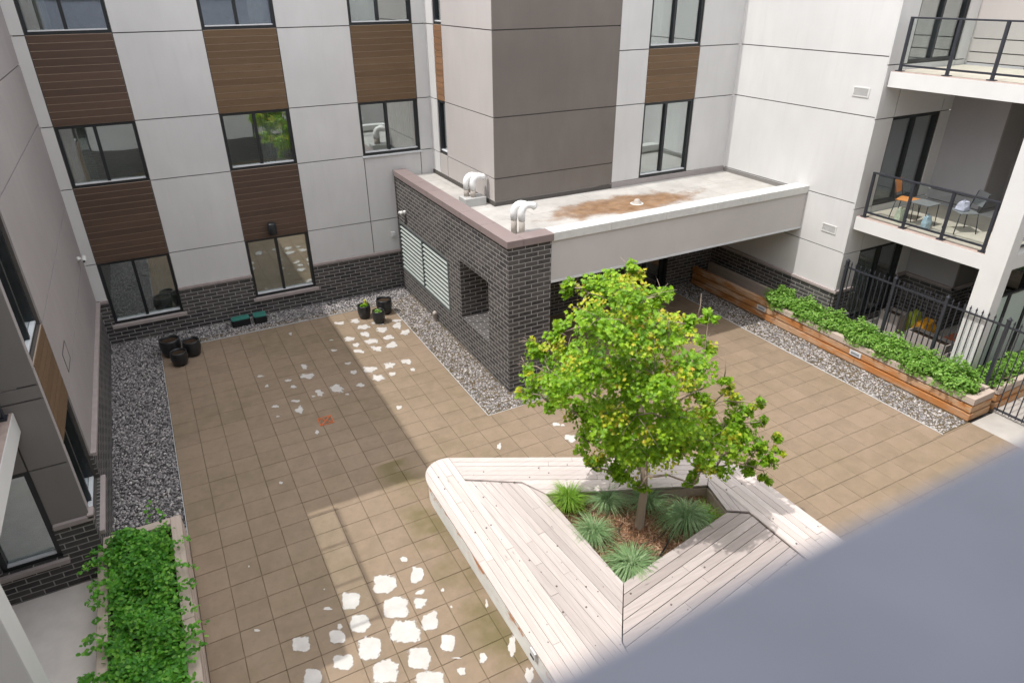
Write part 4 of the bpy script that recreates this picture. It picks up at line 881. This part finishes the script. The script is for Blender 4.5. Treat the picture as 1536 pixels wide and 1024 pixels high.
def grass(label,x,y,mat,n,L,spread,cat='grass',lean=(0,0)):
    t=thing('ornamental_grass',label,'grass',(x,y,.2),'ornamental grass clumps in the tree bed'); V=[];cn=[];I=[];b=0; seg=5
    for _ in range(n):
        a=R.uniform(0,6.28); l=L*R.uniform(.5,1.2); sp=spread*R.uniform(.15,1.15); r=R.uniform(0,.09); bx,by=x+r*math.cos(a),y+r*math.sin(a); w_=R.uniform(.004,.0075); ta=a+R.uniform(-.5,.5)
        sx,sy=-math.sin(ta)*w_,math.cos(ta)*w_
        for q in range(seg+1):
            s_=q/seg; d=sp*(s_**1.6); z=.2+l*(s_*.95)-l*.62*spread/.4*s_**2.6; px_,py_=bx+math.cos(ta)*d+lean[0]*s_*s_,by+math.sin(ta)*d+lean[1]*s_*s_; k=1-s_**2*.9
            V+=[(px_+sx*k,py_+sy*k,z),(px_-sx*k,py_-sy*k,z)]
        for q in range(seg): I+=[b+2*q,b+2*q+1,b+2*q+3,b+2*q+2]; cn.append(4)
        b+=2*(seg+1)
    npmesh('blades',np.array(V),cn,I,mat,t); blob(MB(),(x,y,.17),(.1,.1,.05),n,1).build('crown',SOIL,t,True)
grass('upright bright green grass clump in the far left corner of the bed',4.90,7.28,GRASSG,700,.74,.36); grass('arching blue-green grass clump on the left edge of the bed',4.86,6.52,GRASSB,560,.62,.44,lean=(-.03,0))
grass('large blue-green grass clump at the near corner of the bed',4.98,5.66,GRASSB,950,.74,.58); grass('blue-green grass clump behind and left of the trunk',5.50,7.02,GRASSB,480,.56,.40)
grass('blue-green grass clump behind and right of the trunk',6.08,6.68,GRASSB,460,.54,.42); grass('large blue-green grass clump right of the trunk',6.40,6.08,GRASSB,860,.70,.54); grass('small yellowish grass clump at the right end of the bed',6.74,5.98,GRASSG,220,.40,.34)
# ================================================================== MAPLE TREE
TB=Vector((5.66,6.34,.2)); nh=Vector((math.sin(YAW),math.cos(YAW),0))
def tp_(x,y,d): dr=ray(x,y); o=Vector((0,0,HC)); return o+dr*(((TB-o).dot(nh)+d)/dr.dot(nh))
CL=[(945,405,20),(925,435,36),(962,448,42),(885,440,30),(858,432,18),(992,442,26),(900,478,42),(950,500,45),(1002,500,36),(1040,487,20),(1064,474,14),
(852,520,34),(812,530,26),(792,512,12),(803,580,32),(845,572,42),(885,548,40),(788,548,16),(822,602,18),(785,588,12),
(930,560,44),(982,562,44),(1028,552,38),(1056,520,22),(1046,585,28),(868,622,28),(905,622,42),(955,622,48),(1002,626,48),(882,662,30),(922,672,44),(972,684,44),(890,700,22),(932,712,30),(958,732,20),
(1062,612,30),(1086,566,12),(1100,600,20),(1112,632,30),(1062,662,40),(1102,672,34),(1140,606,13),(1142,668,24),(1168,676,12),(1130,700,20),(1148,716,13),(1042,700,24),(1040,726,16),(1086,642,34),(1014,655,36),(1140,632,14),(905,690,18),(1012,668,26),(838,500,22),(826,560,30),(1118,650,26),(1092,585,14),(1152,690,18),(1160,655,14),(1125,612,18),(1075,700,24)]
tree=thing('maple_tree','young maple with bright yellow-green leaves growing out of the timber bench bed','tree',TB)
cen=[]
for x,y,r in CL:
    rm=r/104; u_=((x-965)/190)**2+((y-570)/180)**2; D=1.45*math.sqrt(max(.06,1-u_))
    if r>=36 and u_<.6:
        cen.append((tp_(x,y,-D*R.uniform(.45,.9)),rm)); cen.append((tp_(x+R.uniform(-12,12),y+R.uniform(-8,8),D*R.uniform(.1,.8)),rm))
    else: cen.append((tp_(x,y,D*R.uniform(-.6,.6)),rm))
lead=[TB,tp_(966,735,0),tp_(966,660,.05),tp_(960,590,0),tp_(955,520,.05),tp_(950,455,0),tp_(947,415,0)]
nodes=[(lead[i].lerp(lead[i+1],k/4),None,0.0) for i in range(1,len(lead)-1) for k in range(4)]
nl=len(nodes); trunkr=lambda z:.008+.062*max(0,(4.9-z)/4.7)
m=MB(); m.tube([lead[0]-Vector((0,0,.05)),lead[0]+Vector((0,0,.06))]+lead[1:],[.11,.078]+[trunkr(p.z) for p in lead[1:]],12); trunk=m.build('trunk',BARK,tree,True)
br=MB(); rest=sorted(cen,key=lambda c:(c[0]-TB).xy.length); NP=[(n_[0],0.0) for n_ in nodes if n_[0].z>1.45]
for c,rm in rest:
    best=min(NP,key=lambda q:(q[0]-c).length+q[1]*.45+max(0,q[0].z-c.z+.15)*(1.2 if c.z>1.9 else .1))
    a=best[0]; L=(c-a).length; mid=a.lerp(c,.5)+Vector((R.uniform(-.06,.06),R.uniform(-.06,.06),.10*L)); q1=a.lerp(mid,.5)+Vector((0,0,-.015)); q3=mid.lerp(c,.55)
    r=max(.007,min(.026,.022-best[1]*.006)); br.tube([a,q1,mid,q3,c],[r,r*.9,r*.75,r*.6,.005],7); NP+=[(mid,best[1]+L*.5),(q3,best[1]+L*.75),(c,best[1]+L)]
    for _ in range(5):
        d=Vector((R.gauss(0,1),R.gauss(0,1),R.gauss(.25,.8))).normalized()*rm*R.uniform(.7,1.15); br.tube([c,c+d*.5+Vector((0,0,.02)),c+d],[.005,.0035,.002],5)
for x,y,x2,y2 in ((1045,480,1052,440),(1050,560,1062,482),(1085,575,1088,530),(1003,520,1000,465)):
    br.tube([tp_(x,y,.2),tp_((x+x2)/2+2,(y+y2)/2,.2),tp_(x2,y2,.22)],[.012,.008,.003],6)
br.build('branch',BARK,tree,True)
Cs=[];Ns=[];Ss=[];Mi=[]; top=Vector((5.6,6.4,3.0))
for c,rm in cen:
    n=int(70+2350*rm*rm); c=np.array(c)
    d=NR.normal(size=(n,3)); d/=np.linalg.norm(d,axis=1,keepdims=True); rr=rm*(.2+.82*NR.random(n)**.6)
    # leaves gather on a few sprays inside each cluster
    k=max(3,int(rm*16)); sp=NR.normal(size=(k,3)); sp/=np.linalg.norm(sp,axis=1,keepdims=True); pick=NR.integers(0,k,n); d=d*.45+sp[pick]*.75; d/=np.maximum(1,np.linalg.norm(d,axis=1,keepdims=True))
    P=c+d*rr[:,None]*np.array([1.05,1.05,.92]); P[:,2]-=.02
    out=P-np.array(top); out/=np.linalg.norm(out,axis=1,keepdims=True)
    N=out*.35+NR.normal(size=(n,3))*.45+np.array([-.25,-.1,.8])
    yf=NR.random(k)<(.27 if c[2]>1.9 else .12)
    young=yf[pick]&(NR.random(n)<np.clip((rr/rm-.45)*2.2,0,.9))
    Cs.append(P);Ns.append(N);Ss.append(NR.uniform(.038,.086,n)*np.where(young,.8,1));Mi.append(young.astype(int))
lf=leaves('crown',np.concatenate(Cs),np.concatenate(Ns),np.concatenate(Ss),[LEAF,LEAFY],MAPLE,tree,.25,.22,np.concatenate(Mi))
# ================================================================== LIGHT, SKY, CAMERA
w=bpy.data.worlds.new('World'); SC.world=w; w.use_nodes=True; nt=w.node_tree; sky=nt.nodes.new('ShaderNodeTexSky'); sky.sky_type='NISHITA'; sky.sun_disc=False
EL=math.radians(62); sky.sun_elevation=EL; sky.sun_rotation=math.radians(-89); sky.air_density=1.0; sky.dust_density=2.5; sky.ozone_density=.6
bg=nt.nodes['Background']; tc=nt.nodes.new('ShaderNodeTexCoord'); mp=nt.nodes.new('ShaderNodeMapping'); mp.inputs['Scale'].default_value=(1,1,2.2); nt.links.new(tc.outputs['Generated'],mp.inputs[0])
cn=nt.nodes.new('ShaderNodeTexNoise'); cn.inputs['Scale'].default_value=2.6; cn.inputs['Detail'].default_value=7; nt.links.new(mp.outputs[0],cn.inputs['Vector'])
cr=nt.nodes.new('ShaderNodeValToRGB'); cr.color_ramp.elements[0].position=.40; cr.color_ramp.elements[1].position=.58; nt.links.new(cn.outputs[0],cr.inputs[0])
mx=nt.nodes.new('ShaderNodeMix'); mx.data_type='RGBA'; nt.links.new(cr.outputs[0],mx.inputs[0]); nt.links.new(sky.outputs[0],mx.inputs[6]); mx.inputs[7].default_value=(13.5,13.2,12.8,1)
nt.links.new(mx.outputs[2],bg.inputs[0]); bg.inputs[1].default_value=.15
ld=bpy.data.lights.new('sun','SUN'); ld.energy=2.1; ld.angle=math.radians(.53); ld.color=(1,.97,.925); so=bpy.data.objects.new('sun',ld); COL.objects.link(so)
dirv=Vector((math.cos(EL),-.012,-math.sin(EL))); so.rotation_euler=dirv.to_track_quat('-Z','Y').to_euler(); so.location=(-20,6,30)
cd=bpy.data.cameras.new('camera'); co=bpy.data.objects.new('camera',cd); COL.objects.link(co); SC.camera=co
cd.sensor_width=36; cd.lens=F/1536*36; cd.clip_start=.02; cd.clip_end=600
Mx=Matrix((rt,up,-fw)).transposed().to_4x4(); Mx.translation=(0,0,HC); co.matrix_world=Mx
cd.dof.use_dof=True; cd.dof.focus_distance=14; cd.dof.aperture_fstop=1.65
vs_=SC.view_settings; vs_.view_transform='Standard'; vs_.look='None'; vs_.exposure=.62; vs_.gamma=1; vs_.use_curve_mapping=False
SC.cycles.max_bounces=8; SC.cycles.transparent_max_bounces=16
